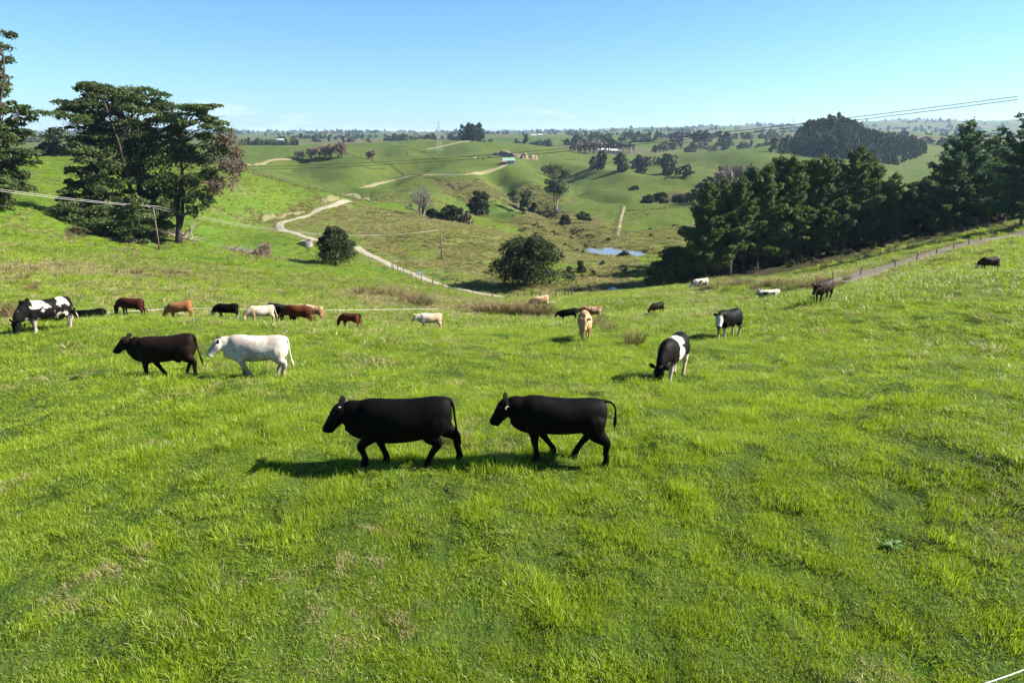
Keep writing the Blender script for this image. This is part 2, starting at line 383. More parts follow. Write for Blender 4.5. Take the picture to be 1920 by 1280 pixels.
SWAMP = [outline(p) for p in (
    [(955, 412), (1020, 400), (1090, 398), (1130, 420), (1150, 445), (1180, 455), (1120, 462), (1050, 468), (990, 452)],
    [(1055, 505), (1120, 500), (1200, 505), (1210, 522), (1100, 526), (1050, 520)],
    [(1200, 368), (1260, 362), (1330, 358), (1330, 374), (1240, 376)],
)]
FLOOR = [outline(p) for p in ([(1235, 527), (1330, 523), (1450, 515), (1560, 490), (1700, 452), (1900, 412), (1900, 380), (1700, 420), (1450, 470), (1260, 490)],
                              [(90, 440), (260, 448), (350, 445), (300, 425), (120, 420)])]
def soft(x, y, polys, warp=2.5):
    rr = np.hypot(x, y); k = warp * (1 + rr / 60.0)
    wx = x + k * fbm(x / 14, y / 14, 4, 61, 0.7); wy = y + k * fbm(x / 14, y / 14, 4, 67, 0.7); r = np.zeros(np.shape(x))
    for p in polys: r = np.maximum(r, inside(wx, wy, p).astype(float))
    return r
def cover_at(x, y):
    r = np.hypot(x, y)
    rank = soft(x, y, RANK) * (0.55 + 0.45 * sstep(-0.3, 0.3, fbm(x / 9, y / 9, 3, 71)))
    rank = np.maximum(rank, 0.55 * sstep(60, 90, r) * (1 - sstep(420, 600, r)) * sstep(0.18, 0.5, fbm(x / 22, y / 22, 4, 75)))
    for P, w in ((ROAD, 5.0), (ROAD_UP, 6.0), (TRACK_RIGHT, 6.0)): rank = np.maximum(rank, 0.75 * (1 - sstep(w * 0.5, w, dist_path(x, y, P))))
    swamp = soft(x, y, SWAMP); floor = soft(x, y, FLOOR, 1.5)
    lush = 0.5 + 0.5 * fbm(x / 40, y / 40, 3, 81)
    return rank, swamp, floor, lush

# ------------------------------------------------------------------ ground sheet
nt_, nr_ = GZ.shape
V = np.stack([GX, GY, GZ], -1).reshape(-1, 3); I = np.arange(nt_ * nr_).reshape(nt_, nr_)
F = np.stack([I[:-1, :-1], I[:-1, 1:], I[1:, 1:], I[1:, :-1]], -1).reshape(-1, 4)[:, ::-1]
cvr = cover_at(GX.ravel(), GY.ravel())
t = NT('pasture_ground'); co = t.n('ShaderNodeTexCoord').outputs['Object']
cv = t.attr('cover'); sp = t.n('ShaderNodeSeparateColor'); t.put(sp.inputs[0], cv.outputs['Color'])
lush = t.attr('lush').outputs['Fac']; distance = t.attr('range').outputs['Fac']
n_big = t.noise(0.035, 4, 0.6, co); n_mid = t.noise(0.33, 4, 0.65, co); n_fine = t.noise(2.2, 4, 0.7, co); n_tuft = t.noise(9.0, 3, 0.7, co)
g1 = t.mix(t.ramp(n_big, 0.35, 0.65), (0.046, 0.112, 0.008), (0.086, 0.136, 0.010))
g1 = t.mix(t.math('MULTIPLY', t.ramp(n_mid, 0.42, 0.72), 0.65), g1, (0.105, 0.102, 0.030))
g1 = t.mix(t.math('MULTIPLY', t.ramp(n_fine, 0.48, 0.70), 0.75), g1, (0.018, 0.036, 0.006))
n_cl = t.noise(0.85, 3, 0.7, co)
g1 = t.mix(t.math('MULTIPLY', t.ramp(n_cl, 0.52, 0.66), 0.6), g1, (0.020, 0.040, 0.007)); g1 = t.mix(t.math('MULTIPLY', t.ramp(n_cl, 0.46, 0.34), 0.45), g1, (0.135, 0.130, 0.045))
g1 = t.mix(t.math('MULTIPLY', t.ramp(n_tuft, 0.5, 0.8), 0.35), g1, (0.045, 0.070, 0.012))
rk = t.mix(t.ramp(n_mid, 0.35, 0.65), (0.070, 0.095, 0.018), (0.165, 0.135, 0.055))
rk = t.mix(t.ramp(n_cl, 0.45, 0.62), rk, (0.045, 0.055, 0.016)); rk = t.mix(t.ramp(n_fine, 0.5, 0.7, 0, 0.6), rk, (0.200, 0.165, 0.080))
c = t.mix(t.math('MULTIPLY', sp.outputs['Red'], t.ramp(n_mid, 0.3, 0.55, 0.35, 1.0)), g1, rk)
sw = t.mix(t.ramp(n_mid, 0.35, 0.65), (0.090, 0.062, 0.034), (0.075, 0.080, 0.030)); sw = t.mix(t.ramp(n_fine, 0.45, 0.7), sw, (0.040, 0.040, 0.020))
c = t.mix(t.math('MULTIPLY', sp.outputs['Green'], 0.9), c, sw)
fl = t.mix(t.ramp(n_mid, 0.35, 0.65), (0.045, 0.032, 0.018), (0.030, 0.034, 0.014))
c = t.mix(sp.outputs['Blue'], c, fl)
c = t.mix(t.ramp(distance, 20, 75, 0.85, 0.0), c, t.mix(t.ramp(n_fine, 0.4, 0.65), (0.022, 0.048, 0.006), (0.046, 0.060, 0.014)))
# paddocks of different growth beyond the valley
vor = t.n('ShaderNodeTexVoronoi'); t.put(vor.inputs['Vector'], co); vor.inputs['Scale'].default_value = 0.0045
pad = t.n('ShaderNodeSeparateColor'); t.put(pad.inputs[0], vor.outputs['Color'])
fp = t.mix(pad.outputs[0], (0.042, 0.090, 0.010), (0.085, 0.110, 0.022)); fp = t.mix(t.ramp(pad.outputs[1], 0.75, 0.8), fp, (0.11, 0.090, 0.050))
fp = t.mix(t.ramp(n_big, 0.45, 0.7, 0, 0.5), fp, (0.035, 0.055, 0.014))
c = t.mix(t.math('MULTIPLY', t.ramp(distance, 700, 1600), 0.85), c, fp)
# stock terraces: narrow trodden ledges that follow the contour
sz = t.n('ShaderNodeSeparateXYZ'); t.put(sz.inputs[0], co)
zz = t.math('ADD', t.math('MULTIPLY', sz.outputs['Z'], 5.2), t.math('MULTIPLY', t.noise(0.045, 4, 0.6, co), 26.0))
led = t.ramp(t.math('SINE', zz), 0.35, 0.95); led = t.math('MULTIPLY', led, t.ramp(n_mid, 0.38, 0.58)); led = t.math('MULTIPLY', led, t.ramp(distance, 70, 150)); led = t.math('MULTIPLY', led, t.ramp(distance, 1100, 700))
c = t.mix(t.math('MULTIPLY', led, 0.55), c, (0.032, 0.044, 0.012))
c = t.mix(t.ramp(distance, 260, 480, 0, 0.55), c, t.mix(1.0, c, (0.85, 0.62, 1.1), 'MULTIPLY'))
hh = t.math('ADD', t.math('MULTIPLY', n_fine, 0.5), t.math('MULTIPLY', n_tuft, 0.2)); hh = t.math('ADD', hh, n_mid)
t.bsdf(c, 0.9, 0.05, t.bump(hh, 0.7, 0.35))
M_GROUND = t.m
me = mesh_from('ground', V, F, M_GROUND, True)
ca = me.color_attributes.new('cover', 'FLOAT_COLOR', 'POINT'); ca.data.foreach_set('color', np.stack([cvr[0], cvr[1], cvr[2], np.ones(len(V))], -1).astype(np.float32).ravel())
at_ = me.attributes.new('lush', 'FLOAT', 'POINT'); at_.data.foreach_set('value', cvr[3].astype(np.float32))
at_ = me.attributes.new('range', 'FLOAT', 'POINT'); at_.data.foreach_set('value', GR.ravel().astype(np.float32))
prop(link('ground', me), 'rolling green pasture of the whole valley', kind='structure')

# ------------------------------------------------------------------ roads, tracks, ponds
def road(name, P, width, mat, lift, label, step=1.5, fade=0.6, wob=0.0):
    P = smooth_path(P, step); n = len(P); cols = 7; V = []; F = []; A = []
    for i in range(n):
        d = P[min(i + 1, n - 1)][:2] - P[max(i - 1, 0)][:2]; d /= np.linalg.norm(d) + 1e-9; nx, ny = -d[1], d[0]
        w = width * (1 + wob * (vnoise(i * 0.31, 3.1, 5) - 0.5))
        for k in range(cols):
            s = (k / (cols - 1) - 0.5) * w * (1 + 0.12 * (vnoise(i * 0.4, k * 9.0, 9) - 0.5)); x, y = P[i][0] + nx * s, P[i][1] + ny * s
            V.append((x, y, float(height(x, y)) + lift * (1 - 1.6 * max(0, abs(k - 3) - 2)) ))
    for i in range(n - 1):
        for k in range(cols - 1): F.append((i * cols + k, i * cols + k + 1, (i + 1) * cols + k + 1, (i + 1) * cols + k))
    me = mesh_from(name, V, F, mat, True); a = me.attributes.new('across', 'FLOAT', 'POINT'); a.data.foreach_set('value', np.tile(np.abs(np.arange(cols) - 3) / 3.0, n).astype(np.float32))
    o = link(name, me); prop(o, label, kind='structure'); return o
def gravel(name, a, b, dark, green=0.0):
    t = NT(name); co = t.n('ShaderNodeTexCoord').outputs['Object']
    f = t.noise(0.8, 5, 0.65, co); g = t.noise(14, 2, 0.6, co)
    c = t.mix(t.ramp(f, 0.35, 0.65), a, b); c = t.mix(t.ramp(g, 0.5, 0.8, 0, 0.6), c, dark)
    if green: c = t.mix(t.ramp(t.noise(0.5, 4, 0.7, co), 0.5, 0.62, 0, green), c, (0.09, 0.13, 0.03))
    ac = t.attr('across').outputs['Fac']; e_ = t.math('ADD', ac, t.ramp(t.noise(0.9, 4, 0.7, co), 0.25, 0.75, -0.5, 0.5)); c = t.mix(t.ramp(e_, 0.72, 0.95, 0, 1.0), c, (0.095, 0.120, 0.030))
    m_ = t.math('ADD', t.math('ABSOLUTE', ac), t.ramp(t.noise(0.6, 4, 0.7, co), 0.3, 0.7, -0.35, 0.35)); c = t.mix(t.ramp(m_, 0.16, 0.02, 0, 0.45), c, (0.10, 0.115, 0.04))
    t.bsdf(c, 0.95, 0.1, t.bump(g, 0.4)); return t.m
M_LIME = gravel('limestone_gravel', (0.215, 0.185, 0.145), (0.29, 0.255, 0.205), (0.14, 0.115, 0.085), 0.3)
M_CLAY = gravel('worn_clay_race', (0.165, 0.135, 0.082), (0.215, 0.180, 0.115), (0.10, 0.085, 0.048), 0.4)
M_MUD = gravel('muddy_track', (0.125, 0.098, 0.080), (0.165, 0.135, 0.112), (0.08, 0.062, 0.046), 0.15)
road('gravel_road', ROAD, 3.0, M_LIME, 0.12, 'pale limestone farm road winding down to the valley floor')
road('gravel_road_upper', ROAD_UP, 3.2, M_LIME, 0.14, 'pale limestone farm road climbing the spur behind the pine', wob=0.3)
road('farm_race', RACE_FAR, 4.5, M_CLAY, 0.25, 'worn brown stock race curving across the far green hill', 3.0)
road('farm_track', TRACK_RIGHT, 6.0, M_MUD, 0.14, 'muddy brown farm track above the paddock beside the pines', 1.0)
road('grass_race', RACE_RIGHT, 2.0, M_CLAY, 0.25, 'straight pale race running up the flat beyond the pond', 2.0)
road('hill_path', pathpts([(462, 310), (500, 303), (545, 298)]), 6.0, M_CLAY, 0.3, 'pale stock path over the shoulder of the far hill', 4.0)
road('ridge_path', pathpts([(800, 280), (840, 272), (866, 266), (880, 264)]), 6.0, M_CLAY, 0.5, 'faint path leading up to the hilltop trees', 4.0)
road('spur_race', pathpts([(640, 366), (672, 372), (700, 380)]), 4.5, M_CLAY, 0.25, 'short clay race at the foot of the spur fence', 2.0)

t = NT('pond_water'); co = t.n('ShaderNodeTexCoord').outputs['Object']; nz = t.noise(1.6, 2, 0.5, co)
t.bsdf((0.12, 0.135, 0.145), 0.05, 1.0, t.bump(nz, 0.10, 0.03)); M_WATER = t.m
def pond(name, key, label):
    c, rx, ry, turn, z = POND_LEVEL[key]; V = [(0, 0, 0)]; F = []; n = 40
    for k in range(n):
        a = 2 * math.pi * k / n; q = 1.65; x, y = rx * q * math.cos(a), ry * q * math.sin(a)
        V.append((x * math.cos(turn) - y * math.sin(turn), x * math.sin(turn) + y * math.cos(turn), 0))
    for k in range(n): F.append((0, 1 + k, 1 + (k + 1) % n))
    prop(link(name, mesh_from(name, V, F, M_WATER, True), loc=(c[0], c[1], z)), label, kind='structure')
pond('pond', 'upper', 'sky-blue farm pond on the valley floor')
pond('shaded_pond', 'lower', 'dark pond in the shade below the pines')
# ------------------------------------------------------------------ grass, tussock and rushes
def scatter(name, P, rot, scale, pick, tint, templates, label, kind='stuff', category=None):
    """one object: a cloud of points, each carrying a copy of one of the templates"""
    P = np.asarray(P, np.float32); n = len(P)
    me = bpy.data.meshes.new(name); me.vertices.add(n); me.vertices.foreach_set('co', P.ravel())
    a = me.attributes.new('turn', 'FLOAT_VECTOR', 'POINT'); a.data.foreach_set('vector', np.asarray(rot, np.float32).ravel())
    a = me.attributes.new('size', 'FLOAT_VECTOR', 'POINT'); a.data.foreach_set('vector', np.asarray(scale, np.float32).ravel())
    a = me.attributes.new('pick', 'INT', 'POINT'); a.data.foreach_set('value', np.asarray(pick, np.int32))
    a = me.attributes.new('tint', 'FLOAT', 'POINT'); a.data.foreach_set('value', np.asarray(tint, np.float32))
    coll = bpy.data.collections.new(name + '_kinds')
    for k, m in enumerate(templates):
        o = bpy.data.objects.new('%s_kind_%02d' % (name, k), m); coll.objects.link(o)
    ng = bpy.data.node_groups.new(name + '_spread', 'GeometryNodeTree')
    ng.interface.new_socket('Geometry', in_out='INPUT', socket_type='NodeSocketGeometry'); ng.interface.new_socket('Geometry', in_out='OUTPUT', socket_type='NodeSocketGeometry')
    N = ng.nodes; gi = N.new('NodeGroupInput'); go = N.new('NodeGroupOutput'); iop = N.new('GeometryNodeInstanceOnPoints'); ci = N.new('GeometryNodeCollectionInfo')
    ci.inputs['Collection'].default_value = coll; ci.inputs['Separate Children'].default_value = True; ci.inputs['Reset Children'].default_value = True
    def na(nm, ty):
        q = N.new('GeometryNodeInputNamedAttribute'); q.data_type = ty; q.inputs['Name'].default_value = nm; return q.outputs['Attribute']
    L = ng.links.new
    L(gi.outputs[0], iop.inputs['Points']); L(ci.outputs[0], iop.inputs['Instance']); iop.inputs['Pick Instance'].default_value = True
    L(na('pick', 'INT'), iop.inputs['Instance Index']); L(na('turn', 'FLOAT_VECTOR'), iop.inputs['Rotation']); L(na('size', 'FLOAT_VECTOR'), iop.inputs['Scale'])
    L(iop.outputs[0], go.inputs[0])
    o = bpy.data.objects.new(name, me); COL.objects.link(o); md = o.modifiers.new('spread', 'NODES'); md.node_group = ng
    return prop(o, label, category, kind=kind)

def blades(n, spread, lmin, lmax, width, lean, seed, segs=2, dry=0.1, clump=0.0):
    r = np.random.default_rng(seed); V = []; F = []; C = []
    for _ in range(n):
        q = spread * math.sqrt(r.random()); a = r.random() * 6.283; x, y = q * math.cos(a), q * math.sin(a)
        L = r.uniform(lmin, lmax) * (1 - 0.35 * (q / max(spread, 1e-6)) * clump); w = width * r.uniform(0.6, 1.2)
        b = a + r.normal(0, 0.7) if clump else r.random() * 6.283
        ln = lean * r.uniform(0.3, 1.3); fa = r.random() * 6.283; fx, fy = math.cos(fa) * w / 2, math.sin(fa) * w / 2
        dr = 1.0 if r.random() < dry else 0.0; cv = r.random(); b0 = len(V)
        for s in range(segs):
            tt = s / segs; out = ln * L * tt * tt; z = L * tt * math.sqrt(max(0.05, 1 - (ln * tt) ** 2 * 0.6)); ww = 1 - 0.35 * tt
            cx, cyy = x + math.cos(b) * out, y + math.sin(b) * out
            V += [(cx - fx * ww, cyy - fy * ww, z - 0.02), (cx + fx * ww, cyy + fy * ww, z - 0.02)]; C += [(tt, cv, dr, 1)] * 2
        V.append((x + math.cos(b) * ln * L, y + math.sin(b) * ln * L, L * math.sqrt(max(0.05, 1 - ln * ln * 0.6)))); C.append((1, cv, dr, 1))
        for s in range(segs - 1): F.append((b0 + 2 * s, b0 + 2 * s + 1, b0 + 2 * s + 3, b0 + 2 * s + 2))
        F.append((b0 + 2 * segs - 2, b0 + 2 * segs - 1, b0 + 2 * segs))
    return V, F, C
def blade_mesh(name, mat, *a, **k):
    V, F, C = blades(*a, **k); me = mesh_from(name, V, F, mat, False)
    ca = me.color_attributes.new('blade', 'FLOAT_COLOR', 'POINT'); ca.data.foreach_set('color', np.asarray(C, np.float32).ravel()); return me
def grass_mat(name, deep, mid, pale, straw, trans=0.45, spec=0.3):
    t = NT(name); at_ = t.attr('blade'); s = t.n('ShaderNodeSeparateColor'); t.put(s.inputs[0], at_.outputs['Color'])
    tint = t.attr('tint', 'INSTANCER').outputs['Fac']
    c = t.mix(tint, deep, mid); c = t.mix(t.math('MULTIPLY', s.outputs['Green'], 0.55), c, pale)
    c = t.mix(s.outputs['Blue'], c, straw); c2 = t.mix(0.35, c, (0.37, 0.50, 0.012))
    t.leaf(c, c2, trans, 0.45, spec); return t.m
M_GRASS = grass_mat('pasture_grass', (0.036, 0.086, 0.005), (0.215, 0.300, 0.008), (0.260, 0.330, 0.034), (0.46, 0.41, 0.22), 0.42, 0.3)
M_TUSS = grass_mat('rank_tussock', (0.050, 0.075, 0.016), (0.250, 0.205, 0.090), (0.270, 0.235, 0.110), (0.36, 0.29, 0.16), 0.3, 0.1)
M_RUSH = grass_mat('brown_rush', (0.085, 0.075, 0.028), (0.190, 0.115, 0.055), (0.200, 0.150, 0.075), (0.26, 0.17, 0.09), 0.25, 0.15)
G_TURF = [blade_mesh('turf', M_GRASS, 100, 0.30, 0.04, 0.11, 0.0085, 0.8, 100 + k, dry=0.035) for k in range(6)]
G_TALL = [blade_mesh('tall_tuft', M_GRASS, 80, 0.18, 0.08, 0.18, 0.009, 0.75, 130 + k, segs=3, dry=0.08, clump=0.5) for k in range(4)]
G_DRY = [blade_mesh('dry_tuft', M_TUSS, 50, 0.18, 0.06, 0.16, 0.009, 0.9, 150 + k, dry=0.5) for k in range(2)]
KINDS = G_TURF + G_TALL + G_DRY
G_COARSE = [blade_mesh('turf_patch', M_GRASS, 90, 0.55, 0.08, 0.20, 0.022, 0.9, 160 + k, dry=0.08) for k in range(4)] + \
           [blade_mesh('turf_lump', M_GRASS, 80, 0.34, 0.16, 0.34, 0.022, 0.7, 170 + k, dry=0.06, clump=0.6) for k in range(3)] + \
           [blade_mesh('dry_lump', M_TUSS, 70, 0.34, 0.14, 0.34, 0.022, 0.85, 180 + k, dry=0.4, clump=0.5) for k in range(2)]
T_TUSS = [blade_mesh('tussock', M_TUSS, 70, 0.30, 0.35, 0.75, 0.035, 0.85, 190 + k, segs=3, dry=0.2, clump=0.5) for k in range(4)]
T_RUSH = [blade_mesh('rush', M_RUSH, 120, 0.28, 0.6, 1.1, 0.022, 0.45, 200 + k, segs=3, dry=0.2, clump=0.3) for k in range(3)]

def fan(r0, r1, density, th=0.74, seed=0):
    g = np.random.default_rng(seed); n = int(density * th * (r1 * r1 - r0 * r0))
    r = np.sqrt(g.uniform(r0 * r0, r1 * r1, n)); a = g.uniform(-th, th, n); return r * np.sin(a), r * np.cos(a), g
def blocked(x, y):
    b = np.zeros(np.shape(x), bool)
    for P, w in ((ROAD, 1.9), (ROAD_UP, 2.2), (TRACK_RIGHT, 2.8)): b |= dist_path(x, y, P) < w
    for c, rx, ry, turn, z in POND_LEVEL.values(): b |= np.hypot((x - c[0]) / (rx * 1.1), (y - c[1]) / (ry * 1.1)) < 1
    return b
def slope_rot(x, y, g, amt=1.0):
    e = 0.5; dzx = (height(x + e, y) - height(x - e, y)) / (2 * e); dzy = (height(x, y + e) - height(x, y - e)) / (2 * e)
    return np.stack([np.arctan(dzy) * amt, -np.arctan(dzx) * amt, g.uniform(0, 0.0001, len(x))], -1)
def tilt(x, y, g, j=0.15):
    n = len(x); return np.stack([g.normal(0, j, n), g.normal(0, j, n), g.uniform(0, 6.283, n)], -1)
def tint_at(x, y, g):
    v = 0.62 + 0.85 * fbm(x / 0.9, y / 0.9, 4, 91, 0.65) + 0.45 * fbm(x / 14, y / 14, 2, 95) + g.normal(0, 0.16, len(x)); return np.clip(v, 0, 1)
# near turf
for nm, r0, r1, dens, sc, seed, lab in (('near_grass', 5.0, 17.0, 56, 1.0, 1, 'short bright green grass in front of the black cattle'),
                                        ('paddock_grass', 17.0, 42.0, 22, 1.35, 2, 'green paddock grass around the walking cattle')):
    x, y, g = fan(r0, r1, dens, seed=seed); n = len(x)
    lump = fbm(x / 0.55, y / 0.55, 3, 101); dry = fbm(x / 1.9 + 40, y / 1.9, 3, 105)
    clump = fbm(x / 0.5, y / 0.5, 3, 103, 0.6)
    bare = (lump < -0.55) & (g.random(n) < 0.8)
    keep = ~blocked(x, y) & ~bare; x, y, lump, dry, clump = x[keep], y[keep], lump[keep], dry[keep], clump[keep]; n = len(x)
    pick = g.integers(0, 6, n); tall = (lump > 0.28) & (g.random(n) < 0.5); pick[tall] = g.integers(6, 10, tall.sum())
    dd = (dry > 0.30) & (g.random(n) < 0.28); pick[dd] = g.integers(10, 12, dd.sum())
    s = sc * g.uniform(0.75, 1.25, n) * (0.85 + 0.5 * np.clip(lump, -0.5, 0.8))
    scatter(nm, np.stack([x, y, height(x, y)], -1), tilt(x, y, g), np.stack([s, s, s * g.uniform(0.8, 1.1, n) * (1.0 if r1 < 20 else 0.7) * np.clip(0.80 + 1.5 * clump, 0.5, 1.7)], -1), pick, np.clip(tint_at(x, y, g) + 0.40 * clump, 0, 1), KINDS, lab)
x, y, g = fan(42.0, 130.0, 3.4, seed=3); keep = ~blocked(x, y) & (fbm(x / 1.6, y / 1.6, 3, 113) > -0.5); x, y = x[keep], y[keep]; n = len(x)
lump = fbm(x / 2.6, y / 2.6, 3, 111); rk, sw, fl, lu = cover_at(x, y)
keep = fl < 0.5; x, y, lump, rk = x[keep], y[keep], lump[keep], rk[keep]; n = len(x)
pick = g.integers(0, 4, n); tall = (lump > 0.1) & (g.random(n) < 0.6); pick[tall] = g.integers(4, 7, tall.sum())
dd = g.random(n) < (0.05 + 0.8 * rk + 0.25 * (fbm(x / 5, y / 5, 3, 117) > 0.25)); pick[dd] = g.integers(7, 9, dd.sum())
s = g.uniform(0.8, 1.4, n) * (1 + 0.35 * np.clip(lump, 0, 1)) * (1 + 0.004 * np.hypot(x, y))
scatter('hillside_grass', np.stack([x, y, height(x, y)], -1), tilt(x, y, g), np.stack([s, s, s * np.where(np.hypot(x, y) < 80, 0.28, 0.8)], -1), pick, tint_at(x / 2, y / 2, g), G_COARSE, 'green grass and low lumps of the far paddock and left hillside')
x, y, g = fan(130.0, 330.0, 0.42, seed=4); lump = fbm(x / 5, y / 5, 3, 115); keep = ~blocked(x, y) & (lump > -0.05); x, y = x[keep], y[keep]
rk, sw, fl, lu = cover_at(x, y); keep = fl < 0.5; x, y, rk = x[keep], y[keep], rk[keep]; n = len(x)
pick = g.integers(4, 7, n); dd = g.random(n) < (0.06 + 0.7 * rk); pick[dd] = g.integers(7, 9, dd.sum()); s = g.uniform(1.2, 2.2, n)
scatter('valley_grass', np.stack([x, y, height(x, y)], -1), tilt(x, y, g), np.stack([s * 1.2, s * 1.2, s * 0.9], -1), pick, tint_at(x / 3, y / 3, g), G_COARSE, 'clumpy green grass on the middle slopes of the valley')
# scattered clumps that stand above the sward
x, y, g = fan(20.0, 125.0, 1.15, seed=14); q = ~blocked(x, y) & (fbm(x / 6, y / 6, 4, 161, 0.65) > 0.06); x, y = x[q], y[q]; n = len(x); rr = np.hypot(x, y); s = g.uniform(0.7, 1.5, n) * (0.8 + rr / 150)
dryp = g.random(n) < np.where(x < -2, 0.45, 0.16); pick = np.where(dryp, g.integers(7, 9, n), g.integers(4, 7, n))
scatter('grass_clumps', np.stack([x, y, height(x, y)], -1), tilt(x, y, g), np.stack([s * 1.2, s * 1.2, s * np.where(rr < 40, 0.55, 0.9)], -1), pick, np.where(dryp, g.uniform(0.5, 1, n), g.uniform(0.0, 0.40, n)), G_COARSE, 'darker and straw-coloured clumps dotted over the paddock')
# rank tussock on the valley sides
xs, ys = [], []
for k, poly in enumerate(RANK + SWAMP):
    P = np.array(poly); a, b = P.min(0), P.max(0); g = np.random.default_rng(300 + k); n = int((b - a)[0] * (b - a)[1] * 0.8); n = min(n, 22000)
    x = g.uniform(a[0], b[0], n); y = g.uniform(a[1], b[1], n); q = (soft(x, y, [poly]) > 0.5) & (fbm(x / 6, y / 6, 3, 121) > -0.12); xs.append(x[q]); ys.append(y[q])
x, y, g = fan(60.0, 420.0, 0.22, seed=8); q = (fbm(x / 18, y / 18, 4, 125) > 0.22); xs.append(x[q]); ys.append(y[q])
x = np.concatenate(xs); y = np.concatenate(ys); q = ~blocked(x, y) & (soft(x, y, FLOOR, 1.5) < 0.5); x, y = x[q], y[q]
g = np.random.default_rng(9); n = len(x); s = g.uniform(0.6, 1.4, n) * (0.85 + 0.0018 * np.hypot(x, y))
tv = np.clip(0.62 + 1.3 * fbm(x / 7, y / 7, 3, 131) + g.normal(0, 0.25, n), 0, 1)
scatter('tussock_grass', np.stack([x, y, height(x, y)], -1), tilt(x, y, g), np.stack([s, s, s * g.uniform(0.6, 1.0, n)], -1), g.integers(0, 4, n), tv, T_TUSS, 'rank tan tussock covering the valley sides')
print('instances', n)
# ------------------------------------------------------------------ trees
def leaf_mat(name, dark, light, back, trans=0.25, spec=0.15):
    t = NT(name); v = t.attr('leaf').outputs['Fac']; oi = t.n('ShaderNodeObjectInfo').outputs['Random']
    c = t.mix(v, dark, light); c = t.mix(t.math('MULTIPLY', oi, 0.3), c, tuple(k * 0.7 for k in dark)); t.leaf(c, back, trans, 0.7, spec); return t.m
M_MACRO = leaf_mat('macrocarpa_leaf', (0.033, 0.058, 0.020), (0.098, 0.125, 0.038), (0.100, 0.145, 0.022), 0.25)
M_MACRO_PALE = leaf_mat('macrocarpa_leaf_pale', (0.038, 0.061, 0.022), (0.095, 0.123, 0.038), (0.078, 0.112, 0.022), 0.2)
M_PINE = leaf_mat('pine_needle', (0.040, 0.068, 0.027), (0.124, 0.163, 0.053), (0.112, 0.169, 0.029), 0.22)
M_PINE_BLUE = leaf_mat('pine_needle_blue', (0.045, 0.079, 0.045), (0.103, 0.160, 0.085), (0.095, 0.169, 0.056), 0.22)
M_TOTARA = leaf_mat('totara_leaf', (0.020, 0.031, 0.012), (0.056, 0.067, 0.020), (0.056, 0.078, 0.014), 0.2)
M_GUM = leaf_mat('gum_leaf', (0.062, 0.081, 0.034), (0.132, 0.147, 0.062), (0.109, 0.139, 0.046), 0.2)
M_BRIGHT = leaf_mat('poplar_leaf', (0.075, 0.120, 0.018), (0.160, 0.200, 0.040), (0.15, 0.22, 0.02), 0.35)
M_FAR = leaf_mat('far_leaf', (0.029, 0.048, 0.024), (0.066, 0.087, 0.037), (0.053, 0.079, 0.020), 0.15)
M_DEADLEAF = leaf_mat('dead_twig_mass', (0.085, 0.062, 0.042), (0.155, 0.115, 0.080), (0.12, 0.09, 0.05), 0.15)
M_BARK = plain('bark', (0.052, 0.041, 0.032), 0.95, 0.1, 0.45, 3.0, 0.6)
M_PALEBARK = plain('pale_bark', (0.24, 0.20, 0.165), 0.95, 0.1, 0.4, 3.0, 0.5)
M_TWIG = plain('bare_twig', (0.20, 0.165, 0.145), 0.95, 0.1, 0.25, 3.0)
M_WILLOW = plain('bare_willow_twig', (0.22, 0.165, 0.125), 0.95, 0.1, 0.25, 3.0)

def leaf_faces(P, Nn, size, r, aspect=1.8, flat=0.55):
    """kites scattered at P, facing roughly along Nn"""
    n = len(P); rd = r.normal(0, 1, (n, 3)); nn = Nn * flat + rd * (1 - flat); nn /= np.linalg.norm(nn, axis=1, keepdims=True) + 1e-9
    a = np.cross(nn, r.normal(0, 1, (n, 3))); a /= np.linalg.norm(a, axis=1, keepdims=True) + 1e-9; b = np.cross(nn, a)
    s = size * r.uniform(0.6, 1.4, (n, 1)); h = s * aspect / 2; w = s / 2
    V = np.stack([P - a * h, P + b * w - a * h * 0.1, P + a * h + nn * s * 0.15, P - b * w - a * h * 0.1], 1).reshape(-1, 3)
    return V, np.arange(n * 4).reshape(n, 4)
def pad_points(c, rx, ry, rz, n, r, yaw=0.0, under=0.25):
    u = r.normal(0, 1, (n, 3)); u /= np.linalg.norm(u, axis=1, keepdims=True); lo = u[:, 2] < 0; flip = lo & (r.random(n) > under); u[flip, 2] *= -1
    q = r.uniform(0.55, 1.0, (n, 1)) ** 0.6 * (1 + 0.25 * r.normal(0, 1, (n, 1)) * 0.5)
    # break the rim into fingers
    ang = np.arctan2(u[:, 1], u[:, 0]); q[:, 0] *= 1 + 0.22 * np.sin(ang * 5 + r.uniform(0, 6)) * np.sin(ang * 3 + r.uniform(0, 6))
    p = u * q; ca, sa = math.cos(yaw), math.sin(yaw); x, y = p[:, 0] * rx, p[:, 1] * ry
    P = np.stack([x * ca - y * sa, x * sa + y * ca, p[:, 2] * rz], -1) + np.asarray(c)
    N_ = np.stack([u[:, 0] * 0.5, u[:, 1] * 0.5, u[:, 2] + 0.35], -1); N_ /= np.linalg.norm(N_, axis=1, keepdims=True); return P, N_
